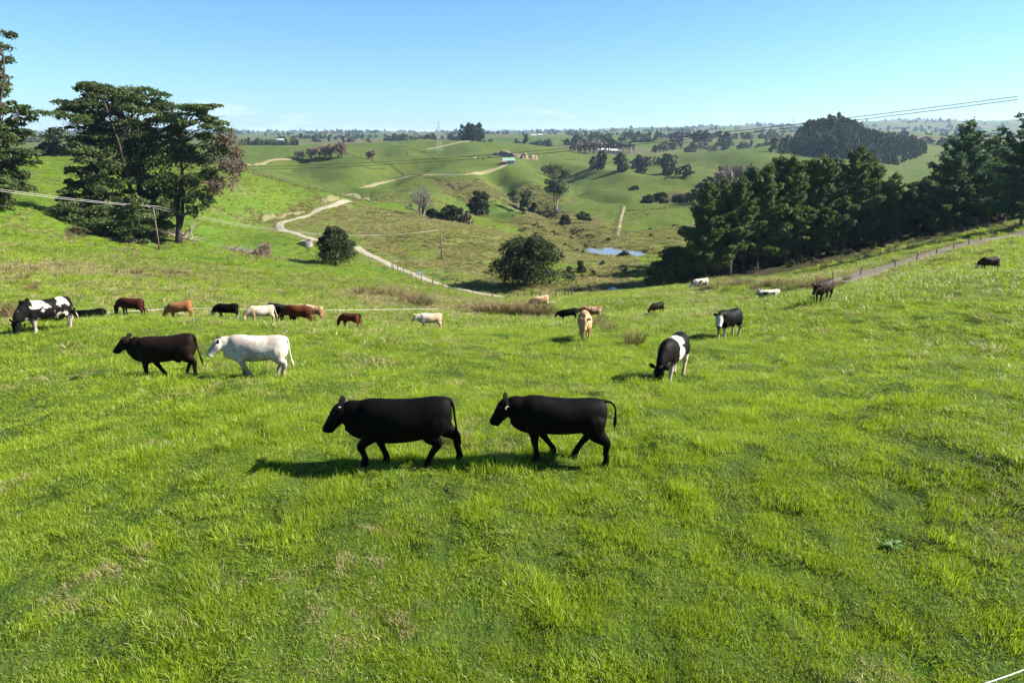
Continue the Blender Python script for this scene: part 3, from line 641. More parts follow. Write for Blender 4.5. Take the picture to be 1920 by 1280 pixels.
class Crown:
    def __init__(s, seed): s.r = np.random.default_rng(seed); s.V = []; s.F = []; s.C = []; s.n = 0
    def add(s, P, N_, size, aspect=1.8, flat=0.55, tone=None):
        V, F = leaf_faces(P, N_, size, s.r, aspect, flat); s.V.append(V); s.F.append(F + s.n); s.n += len(V)
        t = (s.r.uniform(0, 1, len(P)) if tone is None else np.clip(tone + s.r.normal(0, 0.18, len(P)), 0, 1)); s.C.append(np.repeat(t, 4))
    def pad(s, c, rx, ry, rz, n, size, **k):
        P, N_ = pad_points(c, rx, ry, rz, n, s.r, s.r.uniform(0, 3.14), k.pop('under', 0.25)); s.add(P, N_, size, tone=s.r.uniform(0.15, 0.85), **k)
    def mesh(s, name, mat):
        V = np.concatenate(s.V); F = np.concatenate(s.F); me = mesh_from(name, V, F, mat, False)
        a = me.attributes.new('leaf', 'FLOAT', 'POINT'); a.data.foreach_set('value', np.concatenate(s.C).astype(np.float32)); return me
def wander(a, b, n, r, amt):
    a = np.asarray(a, float); b = np.asarray(b, float); L = np.linalg.norm(b - a); pts = []
    for k in range(n + 1):
        t_ = k / n; w = amt * L * math.sin(math.pi * min(t_, 1)) ; pts.append(a + (b - a) * t_ + r.normal(0, 1, 3) * w * (0 < k < n) * 0.5)
    return pts
def twigs(name, me, parent): return prop(link(name, me, parent), kind='stuff')
def tree(name, base, label, category='tree', group=None, rz=0.0, scale=1.0): return empty(name, base, label, category, group, rz, scale)

# --- the macrocarpas: pads of foliage held on spreading limbs, laid out from the survey of the crown
def layered(name, base_px, d, pads, label, seed, mat=None, n_face=340, size=0.33, trunk_r=0.55, stems=3, thick=1.25, bark=None, top=0.9):
    r = np.random.default_rng(seed); base = at(base_px[0], d); o = tree(name, base, label); c = Crown(seed); mb = MB(); k = d / FPX
    tops = []
    pads = [(px, py, rx, rz * 1.2) for px, py, rx, rz in pads] + [(px + r.uniform(-0.7, 0.7) * rx, py + r.uniform(0.0, 2.0) * rz + 3, rx * 0.6, rz * 1.1) for px, py, rx, rz in pads for _ in (0, 1)]
    for px, py, rx, rz in pads:
        off = r.uniform(-0.8, 0.8) * 4.5; p = spot(px, py, d + off) - base; R, Z = rx * k, rz * k; tops.append((p, R))
        m = max(3, int(R / 0.9))
        for _ in range(m):       # each pad is several sprays side by side
            q = p + np.array([r.uniform(-0.75, 0.75) * R, r.uniform(-0.9, 0.9) * R * thick, r.uniform(-0.5, 0.5) * Z])
            c.pad(q, R * r.uniform(0.35, 0.6), R * r.uniform(0.35, 0.6), Z * r.uniform(0.35, 0.6), int(n_face * R * R / (m * 6.0)) + 14, size, flat=0.6)
    T = np.array([t_[0] for t_ in tops]); H = T[:, 2].max(); ctr = T[:, :2].mean(0)
    heads = []
    for s in range(stems):
        tgt = np.array([ctr[0] * 0.7 + r.normal(0, 1) * H * 0.10, ctr[1] + r.normal(0, 1) * H * 0.08, H * r.uniform(0.8, 1.0) * top])
        pts = wander((r.normal(0, 0.3) * (stems > 1), r.normal(0, 0.3) * (stems > 1), -0.4), tgt, 7, r, 0.025); heads.append(pts)
        mb.tube(pts, [trunk_r * (1.25 if j == 0 else 1 - 0.11 * j) for j in range(8)], 8)
    lb = MB()
    for p, R in tops:
        best = min((np.linalg.norm(q[:2] - p[:2]) + abs(q[2] - (p[2] - 0.35 * np.linalg.norm(q[:2] - p[:2]))), i, j) for i, h in enumerate(heads) for j, q in enumerate(h) if 1 <= j)
        q = heads[best[1]][best[2]]; mid = q + (p - q) * 0.55 + np.array([0, 0, 0.12 * np.linalg.norm(p - q)])
        pts = [q, q + (mid - q) * 0.5 + r.normal(0, 0.15, 3), mid, p]; lb.tube(pts, [0.20, 0.16, 0.11, 0.05], 5)
        for _ in range(4):
            e_ = p + np.array([r.uniform(-1, 1) * R * 0.8, r.uniform(-1, 1) * R * 0.8, r.uniform(-0.1, 0.5)]); lb.tube([mid, (mid + e_) / 2 + r.normal(0, 0.15, 3), e_], [0.06, 0.045, 0.02], 4, False)
    link('trunk', mb.mesh('trunk', bark or M_BARK, True), o); twigs('branches', lb.mesh('branches', bark or M_BARK, True), o); link('crown', c.mesh('crown', mat or M_MACRO), o)
    return o
MAC = [(215,168,52,12),(176,164,36,9),(258,182,48,13),(146,194,32,8),(200,203,58,14),(285,203,46,14),(160,222,40,11),(235,230,58,16),(310,222,36,12),(190,250,46,14),(268,262,52,18),(325,255,32,16),(225,288,55,20),(300,298,50,22),(255,330,55,22),(212,345,40,18),(310,345,42,20),(270,378,52,18),(290,405,40,16),(240,405,40,14)]
layered('macrocarpa_tree', (272, 438), 152, MAC, 'huge dark macrocarpa with flat layered crown, tallest of the left-hand clump', 1, stems=4, trunk_r=0.6)
MACB = [(366,201,44,7),(404,219,30,7),(345,228,30,11),(388,240,36,11),(350,272,38,16),(408,262,26,10),(372,303,38,18),(342,335,32,18),(396,328,26,14),(385,365,22,16),(355,370,28,16),(318,385,28,16)]
mb_tree = layered('macrocarpa_tree', (335, 446), 150, MACB, 'leaning macrocarpa with bare pale trunk and dead limbs beside the power pole', 2, stems=2, trunk_r=0.55)
MACC = [(140,350,26,11),(185,362,32,13),(130,372,28,10),(170,256,36,9),(148,272,30,9),(192,284,34,12),(158,298,36,13),(202,312,26,12),(142,322,22,11),(176,338,26,12)]
layered('macrocarpa_tree', (160, 432), 147, MACC, 'smaller paler macrocarpa standing in front of the tall layered one', 3, mat=M_MACRO_PALE, stems=1, trunk_r=0.4)
MACD = [(235,372,36,14),(100,398,24,8),(150,400,40,14),(255,408,36,14),(130,432,40,9),(128,386,34,10),(180,394,50,14),(110,412,22,9),(160,420,50,14),(218,412,48,16),(248,430,36,11),(195,436,40,9)]
layered('macrocarpa_shrub', (185, 446), 143, MACD, 'low spreading dark macrocarpa skirt at the foot of the big trees', 4, stems=2, trunk_r=0.3)
MACE = [(-20,85,30,12),(-15,130,34,14),(-20,160,40,16),(-15,205,40,16),(-10,250,44,18),(-20,290,50,22),(0,300,40,16),(-10,340,50,20),(0,380,36,12),(-30,395,40,14),(-6,62,22,9),(-8,105,26,9),(2,150,24,10),(-10,178,24,10),(50,208,30,9),(22,198,18,8),(8,232,26,12),(44,248,24,8),(0,268,36,15),(28,290,36,13),(-10,318,46,18),(38,328,24,9),(4,356,38,12),(38,346,24,9),(-40,250,40,16),(-45,180,40,16),(-40,120,30,12),(-60,330,40,18)]
layered('macrocarpa_tree', (-4, 418), 132, MACE, 'very tall dark conifer cut off by the left edge of the picture', 5, stems=1, trunk_r=0.5, top=1.0)
# dead wood on the leaning tree
r = np.random.default_rng(77); mbx = MB(); base = np.array(mb_tree.location)
for px, py in [(440, 245), (452, 262), (455, 285), (448, 305), (440, 322), (425, 335), (455, 270), (430, 255), (446, 295), (436, 312), (450, 330), (415, 350), (428, 290)]:
    a = spot(385 + r.uniform(-12, 8), 300 + r.uniform(-15, 30), 150) - base; b = spot(px, py, 150 + r.uniform(-4, 4)) - base
    mbx.tube(wander(a, b, 4, r, 0.06), [0.11, 0.08, 0.06, 0.04, 0.02], 4, False)
    for _ in range(22):
        t_ = r.uniform(0.35, 1); q = a + (b - a) * t_; e_ = q + r.normal(0, 1, 3) * 1.3 + (b - a) * 0.08; mbx.tube([q, (q + e_) / 2 + r.normal(0, 0.12, 3), e_], [0.04, 0.03, 0.018], 3, False)
dl = Crown(78)
for px, py, rx, rz in ((428, 262, 20, 12), (440, 285, 16, 14), (444, 305, 14, 12), (425, 318, 20, 14), (412, 342, 22, 14), (405, 285, 22, 14), (436, 325, 14, 10), (398, 360, 20, 12)):
    for _ in range(5): dl.pad(spot(px, py, 150 + r.uniform(-4, 4)) - base + r.normal(0, 0.9, 3), rx * 0.117 * 0.7, rx * 0.117 * 0.7, rz * 0.117 * 0.7, 60, 0.26, aspect=3.5, flat=0.2, under=0.5)
link('dead_foliage', dl.mesh('dead_foliage', M_DEADLEAF), mb_tree)
twigs('dead_branches', mbx.mesh('dead_branches', M_WILLOW, True), mb_tree)

# --- pines: whorls of upswept branches with needle clumps
def pine_meshes(seed, H=20.0, bare=0.26, wide=3.9, mat=None, whorls=19, fullness=1.7, size=0.22):
    r = np.random.default_rng(seed); c = Crown(seed); tr = MB(); br = MB(); lean = r.normal(0, 0.25, 2)
    def axis(z): return np.array([lean[0] * (z / H) ** 2 * 2 + 0.15 * math.sin(z * 0.4 + seed), lean[1] * (z / H) ** 2 * 2, z])
    tr.tube([axis(z) for z in np.linspace(-0.5, H * 0.98, 10)], [0.24 * (1.15 - 1.08 * k / 9) + 0.02 for k in range(10)], 7)
    for w in range(whorls):
        t_ = min(0.995, max(0.0, (w + r.uniform(-0.3, 0.3)) / (whorls - 1))); z = H * (bare + (0.97 - bare) * min(max(t_, 0), 1)); L0 = wide * (1 - t_) ** 0.72 * (0.75 + 0.5 * min(1, t_ * 4)) + 0.35
        nb = r.integers(4, 7)
        for b in range(nb):
            if r.random() < 0.10: continue
            a = 6.283 * (b + r.uniform(-0.3, 0.3)) / nb + w * 1.1; L = L0 * r.uniform(0.45, 1.35); up = 0.15 + 0.5 * t_ + r.normal(0, 0.12)
            p0 = axis(z); dr = np.array([math.cos(a), math.sin(a), 0]); pts = [p0, p0 + dr * L * 0.5 + np.array([0, 0, L * 0.5 * up * 0.6]), p0 + dr * L + np.array([0, 0, L * up])]
            br.tube(pts, [0.06, 0.045, 0.015], 4, False)
            for s in np.linspace(0.35, 1.05, max(2, int(2 + L * 1.5))):
                q = p0 + dr * L * s + np.array([0, 0, L * up * s * s]); R = 0.34 + 0.20 * L * (1.1 - 0.6 * s) * 0.6
                c.pad(q + r.normal(0, 0.10, 3), R, R, R * 0.72, int(12 * fullness * (R / 0.45) ** 1.5) + 4, size, aspect=3.6, flat=0.3, under=0.5)
    c.pad(axis(H) + np.array([0, 0, -0.1]), 0.3, 0.3, 0.8, 16, size, aspect=2.6, flat=0.3)
    for k in range(26):                     # dead lower branches
        z = H * r.uniform(0.08, bare + 0.05); a = r.uniform(0, 6.283); L = r.uniform(0.5, 1.8); p0 = axis(z); br.tube([p0, p0 + np.array([math.cos(a) * L, math.sin(a) * L, -0.1 * L])], [0.03, 0.012], 3, False)
    return tr.mesh('trunk', M_PINEBARK, True), br.mesh('branches', M_BARK, True), c.mesh('crown', mat or M_PINE)
M_PINEBARK = plain('pine_bark', (0.10, 0.082, 0.068), 0.95, 0.1, 0.4, 4.0, 0.5)
PINES = [pine_meshes(20, mat=M_PINE, bare=0.18), pine_meshes(21, wide=3.6, bare=0.26), pine_meshes(22, wide=4.6, bare=0.12), pine_meshes(23, wide=3.6, bare=0.32, mat=M_PINE_BLUE),
         pine_meshes(24, wide=4.6, bare=0.08, mat=M_PINE_BLUE, whorls=20, fullness=1.3), pine_meshes(25, wide=4.4, bare=0.06, whorls=18, fullness=1.0)]
def put_tree(name, kind, base, h, H, label, group=None, rz=0.0, parts=('trunk', 'branches', 'crown'), category='tree', sink=0.0, fat=1.0):
    o = tree(name, np.asarray(base) - np.array([0, 0, sink]), label, category, group, rz); s = h / H; o.scale = (s * fat, s * fat, s)
    for nm, m in zip(parts, kind):
        if m is not None: (twigs if nm == 'branches' else link)(nm, m, o)
    return o
def hgt(base, py_top):           # height of an upright thing at base whose top is seen at row py_top
    v = None; b = np.asarray(base); yc0 = (640.0 - py_top) / FPX; ry, rz_ = b[1], b[2] - CAMZ
    # solve (h above base) so that the projected row is py_top
    # depth = ry*CP - (rz+h)*SP ; up = ry*SP + (rz+h)*CP ; up/depth = yc0
    return (yc0 * ry * CP - ry * SP) / (CP + yc0 * SP) - rz_
ORD = 'first second third fourth fifth sixth seventh eighth ninth tenth eleventh twelfth thirteenth fourteenth fifteenth sixteenth'.split()
r = np.random.default_rng(31)
ROWP = [(1322,352,137,2),(1345,335,141,0),(1368,322,139,1),(1392,318,146,3),(1418,304,143,0),(1446,306,149,2),(1470,296,146,1),(1498,290,151,2),(1526,300,149,0),(1548,292,156,3),(1580,286,152,1),(1606,292,158,0),(1632,304,155,2),(1660,330,160,5),(1690,352,158,1),(1720,346,163,3)]
SHARE = 'pine packed among its like behind the front row of the plantation'
for i, (px, py, d, kd) in enumerate(ROWP):
    b = at(px, d); put_tree('pine_tree', PINES[kd], b, hgt(b, py + (i * 7 % 5 - 2) * 5), 20.0, {0: 'outermost pine on the left edge of the plantation, above the small dark bushes', 10: 'tallest pine in the middle of the plantation'}.get(i, ORD[i] + ' pine from the left in the front row of the plantation'), 'plantation pines', r.uniform(0, 6.28))
for i in range(52):
    px = 1322 + i * 8.0 + r.uniform(-6, 6); d = 152 + r.uniform(0, 45); b = at(px, d); top = np.interp(px, [1320, 1420, 1500, 1600, 1650, 1740], [368, 328, 316, 318, 352, 372]) + r.uniform(-4, 14)
    put_tree('pine_tree', PINES[int(r.integers(0, 4))], b, max(9.0, hgt(b, top)), 20.0, SHARE, 'plantation pines', r.uniform(0, 6.28))
for px, py, d, kd, lab in ((1790, 228, 152, 4, 'tallest spreading pine at the right end of the plantation'), (1838, 256, 158, 5, 'open-branched pine just right of the tallest spreading pine'), (1762, 300, 150, 5, 'short open pine in front of the bright green trees'),
                           (1868, 278, 163, 4, 'bluish pine second from the right edge, below the cables'), (1898, 268, 150, 5, 'brownish open pine beside the track fence near the right edge'), (1932, 168, 118, 4, 'tall pine cut off by the right edge where the cables end'), (1985, 230, 140, 4, 'pine standing just beyond the right edge of the picture')):
    b = at(px, d); put_tree('pine_tree', PINES[kd], b, hgt(b, py), 20.0, lab, None, r.uniform(0, 6.28), fat=1.25)

# --- rounded trees made of lumps of foliage
def lumpy(seed, W, H, mat, lumps=26, n=150, size=0.35, trunk_h=0.25, skirt=0.0, conic=0.0, trunk_r=0.35, bark=None, flat=0.5, deep=0.9):
    r = np.random.default_rng(seed); c = Crown(seed); tr = MB(); br = MB(); z0 = H * trunk_h
    tr.tube(wander((0, 0, -0.4), (r.normal(0, 0.03) * W, 0, H * 0.7), 6, r, 0.04), [trunk_r * (1.2 - 0.16 * k) for k in range(7)], 8)
    for k in range(lumps):
        a = r.uniform(0, 6.283); t_ = (k + 0.5) / lumps; zz = z0 + (H - z0) * (t_ ** (0.85)) * 0.93; prof = math.sqrt(max(0.02, 1 - ((zz - z0) / (H - z0) * (1.0) * 0.98 - skirt * 0.3) ** 2)) * (1 - conic * (zz - z0) / (H - z0))
        q = r.uniform(0.40, 1.0); R = W * 0.5 * prof * (1 + 0.16 * math.sin(a * 2 + seed) + 0.12 * math.sin(a * 3 + seed * 2)); ctr = np.array([math.cos(a) * R * q, math.sin(a) * R * q * deep, zz]); s = W * r.uniform(0.085, 0.20) * (1.1 - 0.4 * t_)
        c.pad(ctr, s * 1.15, s * 1.15, s * 0.75, n, size, flat=flat, under=0.4)
        br.tube([(0, 0, max(0.5, zz * 0.55)), tuple(ctr * np.array([0.5, 0.5, 0.85])), tuple(ctr)], [0.12, 0.08, 0.03], 4, False)
    for k in range(int(lumps * 0.4)):
        t_ = r.uniform(0, 0.8); c.pad(np.array([r.normal(0, 0.1) * W, r.normal(0, 0.1) * W, z0 + (H - z0) * t_]), W * 0.2, W * 0.2, H * 0.12, int(n * 0.7), size, flat=0.3, under=0.5)
    return tr.mesh('trunk', bark or M_BARK, True), br.mesh('branches', bark or M_BARK, True), c.mesh('crown', mat)
b = at(630, 150); put_tree('totara_tree', lumpy(41, 9.6, 9.0, M_TOTARA, 38, 330, 0.24, 0.14, conic=0.35), b, hgt(b, 424), 9.0, 'dark bushy pine-like tree standing alone beside the gravel road')
b = at(985, 148); put_tree('totara_tree', lumpy(42, 16.5, 10.6, M_TOTARA, 50, 420, 0.28, 0.12, trunk_r=0.5), b, hgt(b, 445), 10.6, 'broad dark rounded tree on the valley floor beside the fence')
b = at(900, 378); put_tree('round_tree', lumpy(43, 7.6, 8.2, M_TOTARA, 22, 120, 0.55, 0.02), b, hgt(b, 358), 8.2, 'small dark rounded evergreen alone on the open hillside')
b = at(1088, 168); put_tree('totara_tree', lumpy(44, 3.0, 3.4, M_TOTARA, 16, 70, 0.3, 0.05, conic=0.4), b, 3.2, 3.4, 'little dark conical bush at the pond margin')
for px, py, d, W, lab in ((1262, 465, 138, 9.5, 'dark low bush at the left foot of the plantation'), (1295, 455, 142, 9.0, 'dark bush tucked between the plantation and the low bush'), (1236, 490, 140, 6.0, 'smallest dark bush at the edge of the shaded pond')):
    b = at(px, d); h = hgt(b, py); put_tree('macrocarpa_shrub', lumpy(int(px), W, h, M_MACRO, 22, 150, 0.38, 0.02), b, h, h, lab, category='bush')
# shrubs below the bare tree, pond, gully
for px, py, d, W, mat, lab in ((838, 385, 285, 8, M_TOTARA, 'dark shrub behind the bare branching tree'), (856, 390, 278, 9, M_TOTARA, 'largest dark shrub of the clump on the tussock slope'), (872, 402, 270, 6, M_DEADLEAF, 'brown leafless shrub at the low end of the clump'), (812, 392, 290, 5, M_TOTARA, 'small dark shrub at the foot of the bare tree'),
                               (985, 345, 440, 11, M_GUM, 'grey-green shrub in the gully left of the gum tree'), (962, 338, 470, 8, M_GUM, 'sparse grey shrub higher up the gully'), (1000, 360, 425, 8, M_TOTARA, 'dark shrub at the foot of the gum tree'),
                               (1188, 350, 560, 7, M_TOTARA, 'lone dark bush on the far spur'), (1172, 478, 236, 3.6, M_GUM, 'little round bush standing in the blue pond'),
                               (1215, 366, 440, 9, M_TOTARA, 'dark bush at the left end of the scrub belt'), (1240, 362, 445, 9, M_TOTARA, 'dark upright bush second along the scrub belt'), (1272, 366, 440, 12, M_TOTARA, 'dark bush in the middle of the scrub belt'), (1300, 360, 430, 12, M_FAR, 'wide dark bush near the right end of the scrub belt'), (1322, 330, 420, 14, M_FAR, 'tall dark tree at the right end of the scrub belt'),
                               (1060, 405, 330, 6, M_TOTARA, 'low dark scrub in the swampy gully'), (1095, 400, 345, 8, M_TOTARA, 'spreading dark scrub beside the gully stream'), (1290, 428, 300, 7, M_TOTARA, 'dark scrub under the bright flat paddock')):
    b = at(px, d); h = max(1.8, hgt(b, py)); h = min(h, W * 1.25); put_tree('shrub', lumpy(int(px) + 7, W, h, mat, 14, 60, 0.011 * d ** 0.75, 0.02), b, h, h, lab, category='bush')
# gum tree
b = at(1042, 420); H = hgt(b, 310)
c = Crown(51); tr = MB(); r = np.random.default_rng(51)
for s in (-1, 0, 1):
    pts = wander((s * 0.4, 0, -0.5), (s * 2.6, r.normal(0, 1), H * 0.72), 6, r, 0.04); tr.tube(pts, [0.45 - 0.05 * k for k in range(7)], 7)
for k in range(30):
    a = r.uniform(0, 6.283); z = H * r.uniform(0.42, 0.95); R = H * 0.30 * math.sin(math.pi * min(0.95, max(0.12, (z / H - 0.28) / 0.8))); q = np.array([math.cos(a) * R * r.uniform(0.3, 1.1), math.sin(a) * R * r.uniform(0.3, 1.1), z])
    c.pad(q, H * 0.11, H * 0.11, H * 0.075, 150, 0.6); tr.tube([(q[0] * 0.25, q[1] * 0.25, z * 0.6), tuple(q * np.array([0.6, 0.6, 0.9])), tuple(q)], [0.18, 0.12, 0.05], 4, False)
o = tree('gum_tree', b, 'tall gum tree with pale trunk and round open crown in the gully'); link('trunk', tr.mesh('trunk', M_PALEBARK, True), o); link('crown', c.mesh('crown', M_GUM), o)
mb = MB()
for k in range(14):
    mb.tube([np.array([1.5 + r.uniform(-1, 3), r.uniform(-2, 2), 0]), np.array([2.5 + r.uniform(-1.5, 2.5), r.uniform(-2, 2), r.uniform(1, 5)])], [0.3, 0.12], 5)
pl = link('fallen_timber', mb.mesh('fallen_timber', M_PALEBARK), loc=b); prop(pl, 'pale broken timber leaning at the foot of the gum tree', 'timber')

# --- leafless trees
def bare_mesh(seed, H, spread, mat, depth=5, trunk_r=0.22, kids=4, thin=0.028, up=0.75):
    r = np.random.default_rng(seed); mb = MB()
    def grow(p, d, L, rr, lv):
        e_ = p + d * L; m = (p + e_) / 2 + r.normal(0, 0.06 * L, 3); mb.tube([p, m, e_], [rr, rr * 0.82, max(thin, rr * 0.62)], 5 if lv < 2 else 3, False)
        if lv >= depth: return
        for k in range(kids if lv else kids + 2):
            nd = d * up + r.normal(0, 1, 3) * spread + np.array([0, 0, 0.22]); nd /= np.linalg.norm(nd); s = p + (e_ - p) * r.uniform(0.45, 1.0); grow(s, nd, L * r.uniform(0.55, 0.82), max(thin, rr * 0.55), lv + 1)
    for k in range(3): 
        d = np.array([r.normal(0, 0.25), r.normal(0, 0.25), 1.0]); d /= np.linalg.norm(d); grow(np.array([r.normal(0, 0.15), r.normal(0, 0.15), -0.3]), d, H * 0.24, trunk_r, 0)
    V = np.array(mb.V); s = H / V[:, 2].max(); V *= np.array([s, s, s]); mb.V = V.tolist(); return mb.mesh('branches', mat, True)
b = at(790, 298); o = tree('bare_tree', b, 'leafless grey tree with fan of pale branches on the tussock slope', scale=1.0); twigs('branches', bare_mesh(61, hgt(b, 345), 0.50, M_TWIG, 4, 0.30, 3, 0.045, 0.8), o)
b = at(492, 146); o = tree('bare_bush', b, 'leafless twiggy bush at the end of the brush heap', 'bush'); twigs('branches', bare_mesh(62, 3.2, 0.6, M_WILLOW, 4, 0.06, 4, 0.022, 0.6), o)
BARES = [bare_mesh(63 + k, 12.0, 0.35, M_WILLOW, 4, 0.22, 4, 0.09) for k in range(2)]; POPL = [bare_mesh(66, 14.0, 0.16, M_TWIG, 3, 0.25, 5, 0.12, 1.3)]
BUSHY = [lumpy(68, 10, 10, M_DEADLEAF, 12, 50, 0.7, 0.1)]
def bare_at(px, d, h, label, kind=0, group=None, fat=1.0):
    b = at(px, d) if d else ground(px, 289 - (px % 3)); o = tree('leafless_tree', b, label, 'tree', group, px * 0.7); m = (BARES + POPL)[kind]; H = 14.0 if kind == 2 else 12.0; s = h / H; o.scale = (s * fat, s * fat, s); twigs('branches', m, o)
for k, (px, h, f) in enumerate(((556, 9, 1.0), (566, 10, 1.1), (585, 13, 1.1), (598, 14, 1.1), (610, 14, 1.1), (622, 15, 1.1), (634, 17, 1.0), (641, 16, 1.0))):
    bare_at(px, 700, h, ORD[k] + ' brown leafless tree from the left on the crest of the far green hill', int(px) % 2, 'bare trees on the hill crest', f)
for px, h in ((690, 9), (697, 10)): bare_at(px, 660, h, 'brown leafless tree at the corner where the hedge lines meet', 0, 'bare trees at the hedge corner', 1.1)
for k in range(26): bare_at(1085 + k * 4.2 + (k * 37 % 5) * 0.5, 0, 17 + (k * 29 % 4), 'slender leafless poplar in the grey row beyond the valley', 2, 'poplar row beyond the valley', 0.8)
for px in (1020, 1030, 1040): bare_at(px, 640, 9, 'leafless grey scrub tree below the clay bank', 1, 'bare scrub by the clay bank', 1.2)
for k in range(14): bare_at(1348 + k * 5.3, 560 + (k * 31 % 40), 16, 'pale leafless tree rising behind the plantation', 2 if k % 3 else 1, 'bare trees behind the plantation', 1.0)
# bright green trees seen through the gap in the pines
for px, py, W, lab in ((1735, 318, 13, 'bright yellow-green tree glowing between the pines, upper one'), (1712, 335, 11, 'bright green tree left of the upper one in the pine gap'), (1750, 345, 10, 'lower bright green tree behind the short open pine')):
    b = at(px, 215); h = hgt(b, py); put_tree('willow_tree', lumpy(int(px), W, h, M_BRIGHT, 26, 110, 0.5, 0.1), b, h, h, lab)

# undergrowth filling the plantation and the gullies
UNDER = [lumpy(91 + k, 3.0, 2.6, m, 7, 45, 0.34, 0.0)[2] for k, m in enumerate((M_TOTARA, M_DEADLEAF, M_MACRO))]
g = np.random.default_rng(33); px = g.uniform(1300, 1930, 620); dd = np.where(g.random(620) < 0.8, g.uniform(172, 215, 620), g.uniform(140, 175, 620)); Q = np.array([at(a, b_) for a, b_ in zip(px, dd)]); n = len(Q); s = g.uniform(0.7, 1.6, n) * np.where(dd > 172, 1.5, 0.6)
scatter('undergrowth', Q - np.array([0, 0, 0.2]), np.stack([np.zeros(n), np.zeros(n), g.uniform(0, 6.28, n)], -1), np.stack([s, s, s], -1), g.choice([0, 1, 2, 0], n), g.random(n), UNDER, 'dark undergrowth beneath and behind the plantation pines')
X, Y = [], []
for poly, m in ((SWAMP[0], 70), (SWAMP[1], 24), (RANK[4], 60), (RANK[7], 14), (SWAMP[2], 40)):
    P = np.array(poly); x = g.uniform(P[:, 0].min(), P[:, 0].max(), 4 * m); y = g.uniform(P[:, 1].min(), P[:, 1].max(), 4 * m); q = inside(x, y, poly) & (fbm(x / 12, y / 12, 3, 151) > 0.05) & ~blocked(x, y); X.append(x[q][:m]); Y.append(y[q][:m])
x = np.concatenate(X); y = np.concatenate(Y); n = len(x); s = g.uniform(0.3, 0.85, n)
scatter('gully_scrub', np.stack([x, y, height(x, y) - 0.15], -1), np.stack([np.zeros(n), np.zeros(n), g.uniform(0, 6.28, n)], -1), np.stack([s * 1.2, s * 1.2, s * 0.75], -1), g.choice([0, 0, 1, 2], n), g.random(n), UNDER, 'low dark scrub scattered through the swampy gully')
# --- middle-distance and far trees from a few shared shapes
FARK = [lumpy(81, 9, 10, M_FAR, 12, 26, 1.25, 0.08), lumpy(82, 8, 13, M_FAR, 12, 26, 1.3, 0.08, conic=0.4), lumpy(83, 6, 12, M_FAR, 10, 24, 1.2, 0.03, conic=0.75), lumpy(84, 11, 8, M_FAR, 12, 26, 1.25, 0.05), lumpy(85, 10, 9, M_DEADLEAF, 11, 26, 1.2, 0.1)]
FARH = [10, 13, 12, 8, 9]
def far_tree(px, d, h, kind, label, group=None, name='distant_tree', fat=1.0, py=None):
    b = at(px, d) if py is None else ground(px, py); put_tree(name, (FARK[kind][0], None, FARK[kind][2]), b, h, FARH[kind], label, group, px * 1.3, sink=0.2, fat=fat)
b = at(884, 1055)
for k, (dx, h) in enumerate(((-12, 23), (-6, 26), (-1, 24), (5, 25), (10, 27), (14, 23), (2, 26), (-8, 22))):
    far_tree(884 + dx, 1050 + (k % 3) * 10, h, 1 if k % 2 else 0, 'dark conifer in the clump on top of the far hill', 'hilltop clump', fat=0.8)
for k, (px, d, h, kd) in enumerate(((1112, 690, 17, 0), (1122, 690, 20, 1), (1128, 692, 26, 1), (1160, 680, 22, 0), (1168, 684, 18, 1), (1198, 665, 24, 1), (1210, 662, 20, 0), (1246, 655, 27, 1), (1252, 655, 26, 0), (1283, 650, 13, 3))):
    far_tree(px, 0, h * 0.82, kd, ORD[k] + ' dark conifer from the left in the broken row below the poplars', 'conifers at the foot of the spur', py=318 + (px - 1110) * 0.08)
far_tree(986, 1250, 22, 2, 'solitary dark conical tree on the skyline paddock', fat=1.3)
for px, d, h, kd in ((1085, 1150, 14, 2), (1095, 1150, 18, 2), (1105, 1150, 16, 2), (1113, 1150, 17, 2), (1122, 1150, 16, 1), (1132, 1150, 22, 0), (1142, 1155, 26, 0), (1152, 1155, 24, 0), (1078, 1140, 15, 4)):
    far_tree(px, d, h, kd, 'dark tree in the shelter around the white farm buildings', 'trees round the white farm buildings')
for k in range(9): far_tree(1190 + k * 9, 860 + (k * 37 % 50), 9 + k * 17 % 6, (0, 3, 0, 4, 1)[k % 5], 'dark tree along the lane beyond the poplars', 'trees along the far lane')
for k in range(22): far_tree(1230 + k * 11 + (k * 7 % 5), 1150 + (k * 71 % 300), 12 + (k * 13 % 8), (0, 4, 0, 4, 1, 0)[k % 6], 'tree in the mixed wood on the far slope', 'mixed wood on the far slope', fat=1.3)
for px, d, h, kd in ((1362, 1400, 26, 1), (1354, 1400, 20, 0), (1308, 1500, 26, 1), (1318, 1500, 24, 0), (1300, 1500, 20, 0)): far_tree(px, d, h, kd, 'tall dark skyline tree beneath the cables', 'skyline trees beneath the cables', fat=1.3)
for k in range(34): far_tree(452 + k * 3.2, 1180 + (k * 37 % 60), 10 + (k * 11 % 7), k % 2, 'dark tree in the belt below the far left farmland', 'belt beyond the macrocarpas')
far_tree(112, 300, 14, 0, 'rounded green tree on the ridge left of the macrocarpas', fat=1.3); far_tree(140, 290, 10, 3, 'low green tree on the ridge beside the rounded one', fat=1.2); far_tree(85, 300, 7, 3, 'hedge-like bush at the left end of the ridge', fat=1.3)
